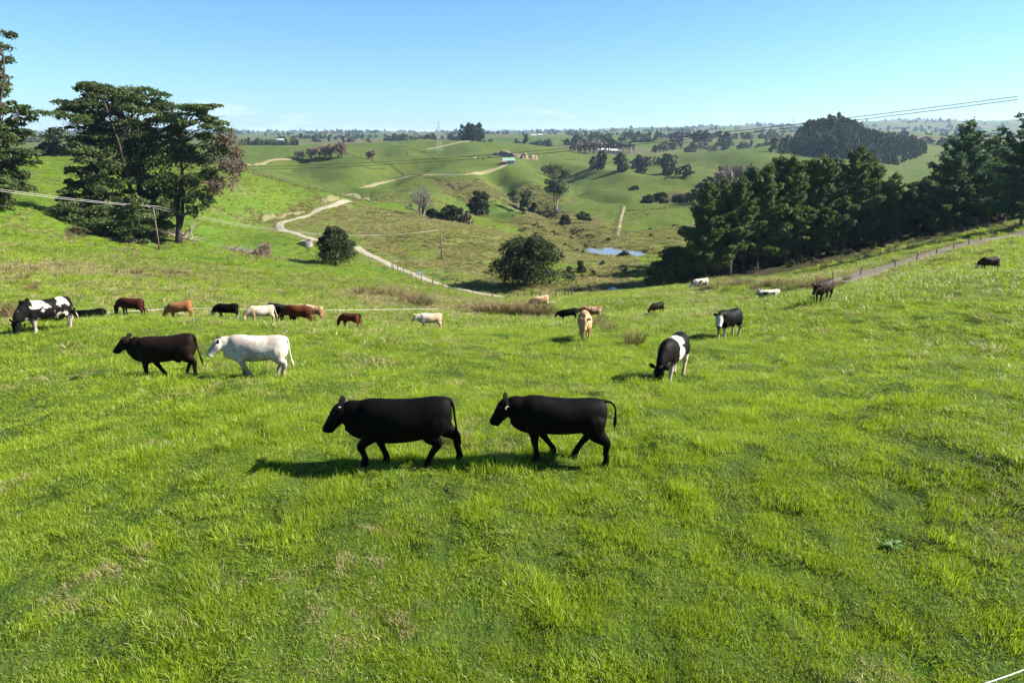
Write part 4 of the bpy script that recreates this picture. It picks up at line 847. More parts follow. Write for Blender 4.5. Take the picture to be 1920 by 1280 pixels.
# the wood on the hill to the right: one dark mass
g = np.random.default_rng(95); pts = []; sc = []
WOODP = outline([(1440, 292), (1500, 288), (1560, 300), (1640, 308), (1720, 300), (1740, 285), (1690, 268), (1620, 256), (1560, 252), (1500, 262), (1450, 280)], 800)
P = np.array(WOODP); a, bb = P.min(0), P.max(0); x = g.uniform(a[0], bb[0], 9000); y = g.uniform(a[1], bb[1], 9000); q = inside(x, y, WOODP); x, y = x[q], y[q]; n = len(x)
if n > 2000: x, y = x[:2000], y[:2000]; n = 2000
pxw = 960 + FPX * x / (y * CP); s = g.uniform(0.8, 1.3, n) * (0.85 + 1.0 * np.exp(-((pxw - 1560) / 62) ** 2))
scatter('woodland', np.stack([x, y, height(x, y) - 0.3], -1), np.stack([np.zeros(n), np.zeros(n), g.uniform(0, 6.28, n)], -1), np.stack([s, s, s * g.uniform(0.9, 1.4, n)], -1), g.integers(0, 3, n), g.random(n), [FARK[k][2] for k in (0, 1, 2)], 'dense dark wood covering the hill on the right')
for px, h in ((1516, 23), (1528, 25), (1542, 26), (1556, 26), (1570, 25), (1584, 23), (1596, 21)):
    far_tree(px, 1040, h, 0 if px % 3 else 3, ORD[round((px - 1516) / 13)] + ' tall tree from the left crowning the dark wooded hill', 'crown of the wooded hill', fat=1.25)
# countless trees of the far farmland
g = np.random.default_rng(96); n = 8000; th = g.uniform(-0.74, 0.74, n); rr = np.exp(g.uniform(math.log(1400), math.log(8200), n)); x, y = rr * np.sin(th), rr * np.cos(th)
q = (fbm(x / 260, y / 160, 4, 141) + 0.20 * sstep(2500, 6000, rr) > 0.33) ; x, y, rr = x[q], y[q], rr[q]; n = len(x); s = g.uniform(0.8, 1.6, n) * (1 + 0.5 * sstep(2500, 6000, rr))
scatter('distant_woods', np.stack([x, y, height(x, y) - 0.5], -1), np.stack([np.zeros(n), np.zeros(n), g.uniform(0, 6.28, n)], -1), np.stack([s * 1.5, s * 1.5, s], -1), g.choice([0, 1, 2, 3, 3, 0, 4], n), g.random(n), [k[2] for k in FARK], 'scattered woods and shelter belts of the far blue farmland')
print('far woods', n)
# ------------------------------------------------------------------ cattle
def loft(path, ra, rb, side, sides=14, along=None):
    """closed tube; ra = half size across (along side), rb = half size in the plane of the path"""
    Q = np.concatenate([np.asarray(path, float), np.asarray(ra, float)[:, None], np.asarray(rb, float)[:, None]], 1); n = len(Q); out = []
    for i in range(n - 1):                  # smooth the outline between the given sections
        q0, q1, q2, q3 = Q[max(i - 1, 0)], Q[i], Q[i + 1], Q[min(i + 2, n - 1)]
        for t_ in (0.0, 0.25, 0.5, 0.75): out.append(0.5 * (2 * q1 + (q2 - q0) * t_ + (2 * q0 - 5 * q1 + 4 * q2 - q3) * t_ * t_ + (3 * q1 - q0 - 3 * q2 + q3) * t_ ** 3))
    out.append(Q[-1]); Q = np.array(out); P = [q[:3] for q in Q]; ra = np.maximum(Q[:, 3], 0.003); rb = np.maximum(Q[:, 4], 0.003)
    V = []; F = []; n = len(P); side = np.asarray(side, float)
    for i in range(n):
        t_ = P[min(i + 1, n - 1)] - P[max(i - 1, 0)]; t_ = t_ / np.linalg.norm(t_) if along is None else np.asarray(along, float); s = side - t_ * side.dot(t_); s /= np.linalg.norm(s); u = np.cross(s, t_)
        for k in range(sides):
            a = 2 * math.pi * k / sides; V.append(P[i] + s * ra[i] * math.cos(a) + u * rb[i] * math.sin(a))
    for i in range(n - 1):
        for k in range(sides): F.append((i * sides + k, i * sides + (k + 1) % sides, (i + 1) * sides + (k + 1) % sides, (i + 1) * sides + k))
    F.append(tuple(range(sides - 1, -1, -1))); F.append(tuple((n - 1) * sides + k for k in range(sides))); return V, F
TORSO = [(-0.91, 1.18, 0.90, .09), (-0.875, 1.27, 0.72, .19), (-0.77, 1.315, 0.60, .255), (-0.58, 1.325, 0.53, .295), (-0.38, 1.30, 0.49, .31), (-0.18, 1.28, 0.455, .33), (0.04, 1.275, 0.43, .34), (0.24, 1.28, 0.42, .32), (0.42, 1.295, 0.425, .285), (0.57, 1.295, 0.45, .265), (0.70, 1.27, 0.51, .22), (0.81, 1.21, 0.60, .16)]
def cow_mesh(name, pose='walk', head=None, legs=(0, 0, 0, 0), lift=(0, 0, 0, 0), voxel=0.03, turn=0.0, fat=1.0, tail_out=0.1, young=0.0, udder=False, deep=0.0, tail_up=False):
    """x points to the nose, z up, feet on z = 0. legs: fore-near, fore-far, hind-near, hind-far foot shifts"""
    mb = MB(); lie = pose == 'lie'; dz = -0.47 if lie else 0.0
    # trunk
    path = []; ra = []; rb = []
    for x, top, bot, w in TORSO:
        bot += (0.05 - deep) * min(1.0, max(0.0, (0.75 - abs(x)) / 0.3))
        if young: bot = bot + 0.10 * young * (1.3 - bot) ; w = w * (1 - 0.13 * young)
        path.append((x, 0, (top + bot) / 2 + dz)); ra.append(w * fat); rb.append((top - bot) / 2)
    mb.add(*loft(path, ra, rb, (0, 1, 0), 28, (1.0, 0, 0)))
    # neck and head
    if head is None: head = {'walk': (1.06, 1.24, -0.95), 'graze': (1.20, 0.58, -1.42), 'lie': (1.00, 1.30, -0.75), 'look': (1.04, 1.34, -0.80), 'low': (1.10, 1.05, -1.0)}[pose]
    hx, hz, ha = head; hz += dz if lie else 0
    cs, sn = math.cos(turn), math.sin(turn)
    def tw(p, k=1.0):                      # swing the head sideways about the shoulder
        x, y, z = p; x0 = 0.75; q = k; c1, s1 = math.cos(turn * q), math.sin(turn * q); return (x0 + (x - x0) * c1 - y * s1, (x - x0) * s1 + y * c1, z)
    nk0 = (0.46, 0, 0.87 + dz)
    if pose == 'graze': mids = [(0.72, 0, 0.86), (0.90, 0, 0.79), (1.04, 0, 0.70)]; nk3 = (hx - 0.06, 0, hz + 0.02); rbn = [.40, .36, .29, .225, .15]
    else:
        drop = 1.12 + dz - hz; mids = [(0.70, 0, 0.885 + dz - 0.10 * drop), (0.70 + (hx - 0.70) * 0.42, 0, 0.945 + dz - 0.42 * drop), (0.70 + (hx - 0.70) * 0.72, 0, 0.985 + dz - 0.72 * drop)]; nk3 = (hx - 0.04, 0, hz - 0.13); rbn = [.42, .385, .335, .29, .21]
    npth = [tw(nk0, 0), tw(mids[0], 0.25), tw(mids[1], 0.6), tw(mids[2], 0.85), tw(nk3)]
    sd = (-math.sin(turn * 0.7), math.cos(turn * 0.7), 0)
    mb.add(*loft(npth, [.25, .215, .175, .145, .115], rbn, sd, 20))
    hd = np.array([math.cos(ha), 0, math.sin(ha)]); hn = np.array([-math.sin(ha), 0, math.cos(ha)])
    def hp(s, u, y=0.0): s *= 1.08; u *= 1.18; y *= 1.16; p = np.array([hx, 0, hz]) + hd * s + hn * u; return tw((p[0], y, p[2]))
    sdh = (-sn, cs, 0)
    mb.add(*loft([hp(-.07, -.02), hp(-.02, -.02), hp(.08, -.02), hp(.18, -.02), hp(.30, -.012), hp(.40, -.008), hp(.47, -.012), hp(.50, -.02)], [.07, .125, .150, .145, .118, .110, .118, .10], [.08, .137, .160, .155, .132, .115, .115, .095], sdh, 14))
    mb.add(*loft([hp(.02, -.12), hp(.16, -.115), hp(.32, -.085), hp(.42, -.065)], [.05, .06, .05, .04], [.05, .06, .045, .03], sdh, 8))   # jaw
    # legs
    if not lie:
        for i, (x0, y0) in enumerate(((0.54, .17), (0.54, -.17))):
            f = legs[i]; up = lift[i]; fx = x0 + f; kn = (x0 + f * 0.48 + 0.01 + 0.10 * (up > 0), y0 * 0.92, 0.40 + 0.3 * up); ft = (fx + 0.0 - 0.06 * (up > 0), y0 * 0.85, 0.13 + up); pts = [(x0 - .04, y0 * 0.85, 1.02), (x0 - .03, y0 * 0.95, 0.84), (x0, y0, 0.66), ((x0 + kn[0]) / 2, y0 * 0.96, 0.52 + 0.1 * up), kn, ((kn[0] + ft[0]) / 2, y0 * 0.88, (kn[2] + ft[2]) / 2), ft, (ft[0] + 0.025, y0 * 0.85, ft[2] - .07), (ft[0] + .035, y0 * 0.85, ft[2] - 0.135)]
            mb.add(*loft(pts, [.07, .115, .108, .082, .074, .054, .060, .062, .071], [.14, .220, .168, .106, .082, .059, .064, .070, .086], (0, 1, 0), 10))
        for i, (x0, y0) in enumerate(((-0.66, .18), (-0.66, -.18))):
            f = legs[2 + i]; up = lift[2 + i]; st = (-0.50 + f * 0.25, y0 * 1.05, 0.68 + 0.3 * up); hk = (-0.82 + f * 0.55, y0 * 0.95, 0.47 + 0.4 * up); ft = (-0.76 + f, y0 * 0.85, 0.13 + up)
            pts = [(-0.58, y0 * 0.75, 1.08), (-0.60, y0 * 0.9, 0.92), (-0.61 + f * 0.18, y0, 0.76), ((st[0] + hk[0]) / 2 - 0.01, y0, 0.61 + 0.3 * up), hk, ((hk[0] + ft[0]) / 2 + .015, y0 * 0.9, (hk[2] + ft[2]) / 2), ft, (ft[0] + 0.03, y0 * .85, ft[2] - .07), (ft[0] + .04, y0 * .85, ft[2] - .135)]
            mb.add(*loft(pts, [.10, .155, .148, .106, .069, .054, .060, .062, .071], [.20, .285, .255, .175, .098, .063, .066, .072, .089], (0, 1, 0), 10))
        if udder or pose == 'graze': mb.add(*loft([(-0.36, 0, .58), (-0.40, 0, .50), (-0.43, 0, .46)], [.14, .11, .05], [.16, .12, .05], (0, 1, 0), 10))
    else:
        for y0 in (.20, -.20):
            mb.add(*loft([(0.45, y0, .34), (0.72, y0 * 1.05, .12), (0.62, y0 * 1.2, .06), (0.40, y0 * 1.25, .06)], [.09, .06, .05, .05], [.14, .08, .05, .05], (0, 1, 0), 8))
            mb.add(*loft([(-0.55, y0 * 1.1, .36), (-0.30, y0 * 1.5, .16), (-0.62, y0 * 1.7, .07), (-0.30, y0 * 1.8, .05)], [.14, .11, .06, .05], [.24, .13, .07, .05], (0, 1, 0), 8))
    me0 = mb.mesh(name + '_block', [], True); ob = bpy.data.objects.new(name + '_block', me0); COL.objects.link(ob)
    md = ob.modifiers.new('r', 'REMESH'); md.mode = 'VOXEL'; md.voxel_size = voxel; md.use_smooth_shade = True
    sm = ob.modifiers.new('s', 'SMOOTH'); sm.factor = 0.5; sm.iterations = 10 if voxel < 0.022 else (6 if voxel < 0.032 else 3)
    ev = ob.evaluated_get(bpy.context.evaluated_depsgraph_get()); me1 = bpy.data.meshes.new_from_object(ev); bpy.data.objects.remove(ob); bpy.data.meshes.remove(me0)
    V = np.empty(len(me1.vertices) * 3); me1.vertices.foreach_get('co', V); V = V.reshape(-1, 3).tolist(); F = [tuple(p.vertices) for p in me1.polygons]; bpy.data.meshes.remove(me1)
    # ears, tail, eyes stay in the one skin
    ex = MB(); ex.V = V; ex.F = F; mark = []
    def zone(n0, v): mark.extend([v] * (len(ex.V) - len(mark)))
    zone(0, 0.0)
    for s in (-1, 1):
        b0 = np.array(hp(-.01, .06, s * .09)); out = np.array([-0.30 * cs - s * sn, s * cs - 0.30 * sn, 0.16]); out /= np.linalg.norm(out)
        ex.add(*loft([b0, b0 + out * .05, b0 + out * .11, b0 + out * .17, b0 + out * .20], [.018, .030, .034, .024, .006], [.034, .065, .075, .050, .010], np.cross(out, (0, 0, 1)) + np.array([0, 0, 0.25]), 8)); zone(0, 0.3)
    tz = 1.24 + dz
    if pose == 'lie': tp = [(-0.90, 0, tz - .04), (-1.0, 0.06, tz - .2), (-0.98, 0.2, tz - .5), (-0.85, 0.35, tz - .7)]
    else: tp = [(-0.70, 0, tz + .035), (-0.87, 0, tz + .015), (-0.925 - tail_out * .2, 0, tz - .10), (-0.935 - tail_out * .5, .01, tz - .34), (-0.94 - tail_out, .02, tz - .60), (-0.95 - tail_out * 1.4, .02, tz - .76), (-0.96 - tail_out * 1.5, .02, tz - .90)]
    if tail_up: tp = [(-0.70, 0, tz + .035), (-0.87, 0, tz + .035), (-0.99, 0, tz + .02), (-1.06, .01, tz - .06), (-1.08, .02, tz - .20), (-1.08, .02, tz - .36), (-1.07, .02, tz - .50)]
    ex.add(*loft(tp, [.045, .038, .026, .020, .020, .036, .012][:len(tp)], [.045, .038, .026, .020, .020, .036, .012][:len(tp)], (0, 1, 0), 7)); zone(0, 0.6)
    for s in (-1, 1):
        c0 = np.array(hp(.11, .055, s * .108)); ex.add(*loft([c0 + np.array([0, 0, -.02]), c0 + np.array([0, 0, -.01]), c0, c0 + np.array([0, 0, .01]), c0 + np.array([0, 0, .02])], [.004, .018, .021, .018, .004], [.004, .018, .021, .018, .004], (0, 1, 0), 8)); zone(0, 1.0)
    V = np.array(ex.V); info = {'V': V, 'mark': np.array(mark), 'tw': tw, 'hp': hp, 'hx': hx, 'hz': hz}
    if lie: V[:, 2] = np.maximum(V[:, 2], 0.0)
    return V, ex.F, info

t = NT('cattle_hide'); co = t.n('ShaderNodeTexCoord').outputs['Object']; cc = t.attr('coat').outputs['Color']
mp = t.n('ShaderNodeMapping'); t.put(mp.inputs['Vector'], co); mp.inputs['Scale'].default_value = (22, 40, 40)
f1 = t.noise(1.0, 4, 0.7, mp.outputs[0]); f2 = t.noise(5.0, 4, 0.6, co)
c = t.mix(t.math('MULTIPLY', t.ramp(f1, 0.35, 0.7), 0.55), cc, t.mix(0.6, cc, (0.0, 0.0, 0.0))); c = t.mix(t.ramp(f2, 0.45, 0.75, 0, 0.35), c, t.mix(1.0, cc, (1.5, 1.25, 1.1), 'MULTIPLY'))
f3 = t.noise(2.2, 3, 0.6, co); p = t.bsdf(c, t.ramp(f3, 0.35, 0.65, 0.5, 0.8), 0.065, t.bump(t.math('ADD', f1, f2), 0.35, 0.02))
M_HIDE = t.m
M_TAG = plain('ear_tag', (0.75, 0.72, 0.55), 0.5, 0.4, 0.1)

BLACK, BROWNBLACK, WHITE, CREAM, RED, TAN, DARKRED = (0.0022, 0.0019, 0.0018), (0.0090, 0.0050, 0.0040), (0.50, 0.455, 0.38), (0.40, 0.29, 0.18), (0.090, 0.025, 0.011), (0.25, 0.115, 0.046), (0.040, 0.011, 0.006)
def mixc(C, m, col): m = np.clip(m, 0, 1)[:, None]; return C * (1 - m) + np.array(col) * m
def dapple(V, seed, f=2.1): return fbm(V[:, 0] * f + V[:, 1] * f * 0.6 + seed * 7.7, V[:, 2] * f - V[:, 1] * f * 0.4 + seed * 3.1, 5, seed + 1, 0.62)
def ends(C, V, info):
    muz = np.array(info['hp'](.49, -.01)); C = mixc(C, 1 - sstep(0.065, 0.10, np.linalg.norm(V - muz, axis=1)), (0.03, 0.022, 0.02))
    if info['stand']: C = mixc(C, 1 - sstep(0.06, 0.09, V[:, 2]), (0.03, 0.025, 0.02))
    return C
def coat_plain(base, belly=None, face=None, legs=None, seed=0, blot=0.0, blotcol=None, top=None):
    seed = seed or int(abs(hash((base, blot, str(face)))) % 50)
    def f(V, info):
        C = np.tile(np.array(base, float), (len(V), 1)); g = dapple(V, seed); g2 = dapple(V, seed + 3, 7.0)
        if blot: C = mixc(C, sstep(0.35 - 1.1 * blot, 0.62 - 1.1 * blot, g + 0.5 * g2 + 0.15), blotcol)
        if top is not None: C = mixc(C, sstep(1.0, 1.06, V[:, 2] + (0.47 if not info['stand'] else 0) + 0.35 * g), top)
        if legs is not None: C = mixc(C, (1 - sstep(0.42, 0.52, V[:, 2] + 0.25 * g)) * (V[:, 0] < 0.8), legs)
        if face is not None: C = mixc(C, 1 - sstep(0.25, 0.31, np.linalg.norm(V - np.array(info['hp'](.22, 0)), axis=1) + 0.06 * g2), face)
        return ends(C, V, info)
    return f
def coat_patch(base, patch, rule, legs=None, face=None):
    def f(V, info):
        C = np.tile(np.array(base, float), (len(V), 1)); g = dapple(V, 9, 2.3)
        C = mixc(C, sstep(-0.03, 0.03, rule(V, g)), patch)
        if legs is not None: C = mixc(C, (1 - sstep(0.48, 0.60, V[:, 2] + 0.3 * g)) * (V[:, 0] < 0.85), legs)
        if face is not None: C = mixc(C, 1 - sstep(0.13, 0.18, np.linalg.norm(V - np.array(info['hp'](.26, 0)), axis=1)), face)
        return ends(C, V, info)
    return f
def cow(px, d, label, heading, coat, H=1.30, pose='walk', voxel=0.045, tag=False, category='cow', group='cattle in the paddock', base=None, sink=0.02, feet=None, tall=None, ears=None, **kw):
    """heading: degrees, 0 = facing right in the picture, 90 = facing away, 180 = facing left"""
    b = at(px, d) if base is None else base
    if feet: b = ground(px, feet); H = min(1.5, max(0.75, tall * (b[1] * CP - (b[2] - CAMZ) * SP) / (FPX * 0.95))); print('COW', px, round(H, 2), round(b[1], 1))
    V, F, info = cow_mesh('cow', pose, voxel=voxel, **kw); info['stand'] = pose != 'lie'
    C = coat(V, info); k = info['mark']; lng = 0.07 if pose != 'lie' else 0.0; C[k == 1.0] = (0.004, 0.003, 0.003)
    if ears is not None: C[k == 0.3] = ears
    s = H / (1.30 + lng); hd = rad(heading); ca_, sa_ = math.cos(hd), math.sin(hd)
    dx = float(height(b[0] + 0.6 * ca_, b[1] + 0.6 * sa_) - height(b[0] - 0.6 * ca_, b[1] - 0.6 * sa_)) / 1.2; dy = float(height(b[0] - 0.3 * sa_, b[1] + 0.3 * ca_) - height(b[0] + 0.3 * sa_, b[1] - 0.3 * ca_)) / 0.6
    Vw = V.copy(); Vw[:, 2] = np.where(V[:, 2] < 0.45, V[:, 2] * (1 + lng / 0.45), V[:, 2] + lng); Vw[:, 2] += V[:, 0] * dx * 0.95 + V[:, 1] * dy * 0.8 * np.clip(1 - V[:, 2] / 0.7, 0, 1)
    me = mesh_from('cow', Vw, F, M_HIDE, True); a = me.color_attributes.new('coat', 'FLOAT_COLOR', 'POINT'); a.data.foreach_set('color', np.concatenate([C, np.ones((len(C), 1))], 1).astype(np.float32).ravel())
    o = link('cow', me, loc=(b[0], b[1], b[2] - sink)); o.rotation_euler = (0, 0, hd); o.scale = (s, s, s); prop(o, label, category, group)
    if tag:
        mbt = MB(); q = np.array(info['hp'](-.01, .06, .09)) + np.array([-0.075, 0.10, 0.10]); mbt.box(q + np.array([0.035, .03, -.01]), (.012, .04, .045), 0.3); mbt.tube([q + np.array([-.02, .03, .02]), q + np.array([.045, .03, .02])], 0.009, 6)
        link('ear_tag', mbt.mesh('ear_tag', M_TAG), o)
    return o
def holstein(V, g):
    a = np.minimum(V[:, 2] - 1.0 - 0.3 * g, 0.24 + 0.5 * g - abs(V[:, 0] - 0.40)); b = np.minimum(V[:, 2] - 1.04 - 0.3 * g, 0.26 + 0.3 * g - abs(V[:, 0] + 0.56)); return np.maximum(np.maximum(a, b), g - 0.38)
def belt(V, g):
    a = 0.17 - abs(V[:, 0] - 0.06 - 0.35 * g); b = np.minimum(-0.80 - V[:, 0], V[:, 2] - 1.15); c_ = np.minimum(0.55 + 0.3 * g - V[:, 2], 0.05 - V[:, 0]); return np.maximum(np.maximum(a, b), c_)
def midpx(a, b): return 0.5 * (a + b)
cow(758, 12.9, 'large all-black cow walking left with one forefoot raised, biggest animal in the picture', 181, coat_plain(BLACK), 1.39, voxel=0.018, tag=True, legs=(0.20, -0.20, 0.30, -0.27), lift=(0.07, 0, 0, 0), deep=0.045, head=(1.08, 1.13, -0.98), tail_out=0.06)
cow(1050, 12.95, 'black cow following the largest one, tail lifted, legs spread in mid stride', 180, coat_plain(BLACK, blot=0.25, blotcol=(0.0046, 0.0030, 0.0024)), 1.28, voxel=0.018, tag=True, legs=(-0.06, -0.42, -0.16, 0.42), lift=(0, 0, 0, 0), head=(1.08, 1.10, -1.05), tail_out=0.09, young=0.45, tail_up=True)
cow(318, 20.6, 'dark brown-black cow walking left ahead of the white cow', 181, coat_plain(BROWNBLACK, blot=0.4, blotcol=(0.0135, 0.0075, 0.0054)), 1.37, voxel=0.025, legs=(0.05, -0.36, -0.12, 0.28), head=(1.08, 1.24, -0.75), tail_out=0.07, udder=True)
cow(488, 20.3, 'white cow with dark ears and muzzle walking behind the brown-black cow', 184, coat_plain(WHITE, blot=0.26, blotcol=(0.36, 0.31, 0.26), legs=(0.30, 0.24, 0.18)), 1.34, voxel=0.025, legs=(-0.30, -0.06, 0.02, 0.28), head=(1.06, 1.08, -0.90), turn=0.30, ears=(0.03, 0.025, 0.02), tail_out=0.04)
cow(95, 27.0, 'black and white dappled cow grazing at the far left', 238, coat_patch((0.006, 0.0055, 0.0055), WHITE, holstein, legs=(0.30, 0.26, 0.21)), 1.34, 'graze', 0.022, legs=(0.05, -0.10, 0.06, -0.05), turn=0.25)
cow(84, 34, 'black cow lying down, seen under the belly of the dappled cow', 170, coat_plain(BLACK), 1.3, 'lie', 0.05, base=ground(88, 602))
cow(172, 36, 'black cow lying behind the crest between the dappled cow and the red-brown one', 190, coat_plain(BLACK), 1.30, 'lie', 0.045, base=at(172, 46))
cow(250, 47, 'dark red-brown cow grazing beside the white tape fence', 178, coat_plain(RED, blot=0.45, blotcol=DARKRED), 1.32, 'graze', 0.045, feet=592, tall=33)
cow(340, 49, 'ginger tan cow with darker head grazing left of the tape post', 188, coat_plain(TAN, face=RED, blot=0.3, blotcol=(0.26, 0.11, 0.045)), 1.15, 'graze', 0.045, feet=597, tall=31)
cow(428, 49, 'black cow with white face and feet grazing between the ginger and cream ones', 185, coat_plain(BLACK, face=WHITE, legs=(0.30, 0.27, 0.24)), 1.12, 'graze', 0.045, feet=598, tall=29)
cow(492, 47, 'cream white cow grazing with its head towards us', 205, coat_plain(WHITE, blot=0.25, blotcol=CREAM), 1.18, 'graze', 0.045, feet=606, tall=33)
cow(534, 48, 'black cow in the tight bunch, half hidden by the red cow', 172, coat_plain(BLACK, top=(0.02, 0.02, 0.02)), 1.14, 'low', 0.045, feet=604, tall=33)
cow(562, 46.5, 'red-brown cow in front of the tight bunch', 182, coat_plain(RED, blot=0.3, blotcol=DARKRED), 1.16, 'graze', 0.045, feet=608, tall=35)
cow(588, 51, 'cream and tan cow at the back of the tight bunch', 176, coat_plain(TAN, blot=0.5, blotcol=CREAM), 1.2, 'low', 0.045, feet=600, tall=28)
cow(660, 47, 'black cow grazing behind the small red calf', 178, coat_plain(BLACK), 0.98, 'graze', 0.045, feet=612, tall=25)
cow(657, 45.5, 'small red calf standing against the grazing black cow', 170, coat_plain(RED), 0.80, 'graze', 0.045, young=1.0, category='calf', feet=613, tall=22)
cow(807, 51.5, 'cream white cow with dark muzzle walking alone in mid paddock', 196, coat_plain(WHITE, blot=0.35, blotcol=CREAM), 1.16, 'low', 0.045, legs=(0.05, -0.12, 0.10, -0.10), feet=618, tall=31)
cow(1012, 76, 'pale tan cow half hidden in the brown rushes', 200, coat_plain(CREAM, blot=0.45, blotcol=(0.20, 0.11, 0.065)), 1.2, 'graze', 0.05, feet=579, tall=24)
cow(1065, 58, 'small black cow standing left of the pale brown pair', 185, coat_plain(BLACK), 0.98, 'low', 0.05, young=0.6, feet=602, tall=23)
cow(1108, 60, 'cream cow with brown flank standing behind the one that faces us', 182, coat_plain(CREAM, blot=0.42, blotcol=(0.20, 0.095, 0.05)), 1.22, 'low', 0.05, feet=601, tall=27)
cow(1096, 31.2, 'tan cow facing the camera head-on with lowered head', 268, coat_plain(TAN, blot=0.35, blotcol=(0.42, 0.26, 0.14)), 1.16, 'low', 0.035, turn=-0.25, head=(1.05, 1.05, -1.15), feet=636, tall=51)
cow(1231, 56, 'dark brown cow grazing alone in front of the rushes, rounded from behind', 215, coat_plain(BROWNBLACK), 1.05, 'graze', 0.05, feet=589, tall=22)
cow(1258, 19.9, 'black cow with a white belt grazing alone on the slope', 240, coat_patch((0.0045, 0.004, 0.004), WHITE, belt, legs=(0.45, 0.36, 0.28)), 1.34, 'graze', 0.02, legs=(0.10, -0.06, 0.05, -0.06), feet=712, tall=83)
cow(1363, 31.2, 'black cow with white face looking at the camera', 224, coat_plain(BLACK, face=WHITE, legs=(0.34, 0.27, 0.20)), 1.14, 'low', 0.035, turn=0.45, head=(1.08, 1.05, -1.0), feet=634, tall=54)
cow(1312, 86, 'white cow with black patches among the rushes below the plantation', 195, coat_patch(WHITE, (0.006, 0.0055, 0.0055), lambda V, g: g - 0.18), 1.25, 'graze', 0.05, sink=0.25, feet=541, tall=22)
cow(1442, 64, 'white-backed black cow lying down at the edge of the rushes', 188, coat_plain(BLACK, top=WHITE, blot=0.35, blotcol=WHITE), 1.35, 'lie', 0.05)
cow(1542, 40.5, 'dark brown cow standing on the slope in front of the fence post', 222, coat_plain(BROWNBLACK, blot=0.35, blotcol=(0.040, 0.024, 0.018)), 1.28, 'low', 0.04, legs=(0.12, -0.08, 0.12, -0.14), feet=566, tall=40)
cow(1852, 49.5, 'reddish-brown cow with white face grazing high on the right slope', 186, coat_plain(DARKRED, face=WHITE, legs=(0.14, 0.09, 0.06), blot=0.3, blotcol=BLACK), 1.28, 'graze', 0.04, feet=508, tall=33)
for k, (px, py) in enumerate(((874, 295), (881, 296), (891, 298), (897, 299), (906, 300), (917, 296))):
    cow(px, 600, 'tiny dark cow grazing with others on the far green hill' if k != 2 else 'tiny white cow grazing among dark ones on the far green hill', 170 + 40 * k, coat_plain(BLACK if k != 2 else WHITE), 1.4, 'graze', 0.09, group='cattle on the far hill', base=ground(px, py))
# ------------------------------------------------------------------ rushes and weeds one can point to
def rush(px, py, size, label, group=None, kind=0, d=None, tint=None):
    b = ground(px, py) if d is None else at(px, d); me = RUSHM[kind % len(RUSHM)]; o = link('rush_clump', me, loc=b); s = size
    o.scale = (s, s, s * 0.85); o.rotation_euler = (0, 0, px * 1.7); prop(o, label, 'rushes', group); return o
def rush_mat(name, a, b):
    t = NT(name); at_ = t.attr('blade'); s = t.n('ShaderNodeSeparateColor'); t.put(s.inputs[0], at_.outputs['Color']); c = t.mix(s.outputs['Green'], a, b); t.leaf(c, t.mix(0.5, c, (0.3, 0.2, 0.08)), 0.25, 0.7, 0.1); return t.m
M_R1 = rush_mat('rush_brown', (0.070, 0.055, 0.028), (0.260, 0.185, 0.100)); M_R2 = rush_mat('rush_olive', (0.040, 0.045, 0.018), (0.170, 0.150, 0.065)); M_R3 = rush_mat('rush_green', (0.050, 0.085, 0.018), (0.200, 0.240, 0.080))
RUSHM = []
for k, m in enumerate((M_R1, M_R1, M_R2, M_R2, M_R3)):
    RUSHM.append(blade_mesh('rush_clump', m, 190, 0.42, 0.55, 1.05, 0.020, 0.55, 400 + k, segs=3, dry=0.2, clump=0.5))
rush(8, 594, 2.1, 'big brown rush clump at the left edge beside the tape'); rush(34, 598, 1.5, 'lower brown rush clump right of the big one at the left edge', None, 1)
for k, (px, py, s, kd) in enumerate(((672, 553, 1.9, 1), (690, 552, 2.2, 1), (706, 556, 2.0, 2), (726, 556, 2.4, 0), (745, 562, 2.2, 3), (764, 568, 2.4, 0), (782, 572, 2.6, 1), (797, 575, 2.4, 2))):
    rush(px, py, s, ORD[k] + ' brown rush clump from the left in the belt below the gravel road', 'rushes below the road', kd)
for k, (px, py, s, kd) in enumerate(((868, 584, 1.6, 0), (885, 585, 1.6, 0), (903, 586, 1.7, 1), (920, 587, 1.8, 0), (938, 588, 1.9, 0), (955, 588, 1.9, 1), (972, 590, 2.0, 0), (986, 590, 2.2, 0), (1000, 593, 2.3, 1), (1013, 594, 2.2, 0), (1026, 595, 2.0, 2))):
    rush(px, py, s, ORD[k] + ' russet rush clump from the left where the tape fence ends', 'rushes at the hollow', kd)
rush(1189, 645, 0.95, 'dark lone rush clump in the middle of the paddock', None, 2); rush(1141, 622, 0.9, 'slim brown rush clump near the cow that faces us', None, 0); rush(1117, 612, 1.0, 'tan rush clump right of the cow that faces us', None, 1); rush(1130, 603, 0.8, 'small grey-green rush clump beside the cream cow', None, 2)
r = np.random.default_rng(7)
for k in range(34):
    px = 1320 + k * 8.0 + r.uniform(-4, 4); py = np.interp(px, [1320, 1450, 1560, 1600], [538, 540, 540, 530]) + r.uniform(-9, 8)
    rush(px, py, r.uniform(0.8, 1.5), 'olive-brown rush clump in the thicket below the plantation', 'rushes below the plantation', int(r.choice([0, 2, 3, 4, 4, 2])))
for k in range(40):
    q = r.uniform(0, 1); px = 1500 + q * 400; py = 536 - q * 95 - 24 + r.uniform(-9, 3); rush(px, py, r.uniform(0.9, 1.5), 'green rush clump on the verge between plantation and track', 'rushes on the track verge', 4 if r.random() < 0.7 else 2)
for k in range(26):
    q = r.uniform(0, 1); px = 1640 + q * 260; py = 522 - q * 68 + r.uniform(0, 9); rush(px, py, r.uniform(0.6, 0.95), 'green rush tuft on the paddock side of the track', 'rushes on the paddock side of the track', 4 if r.random() < 0.6 else 2)
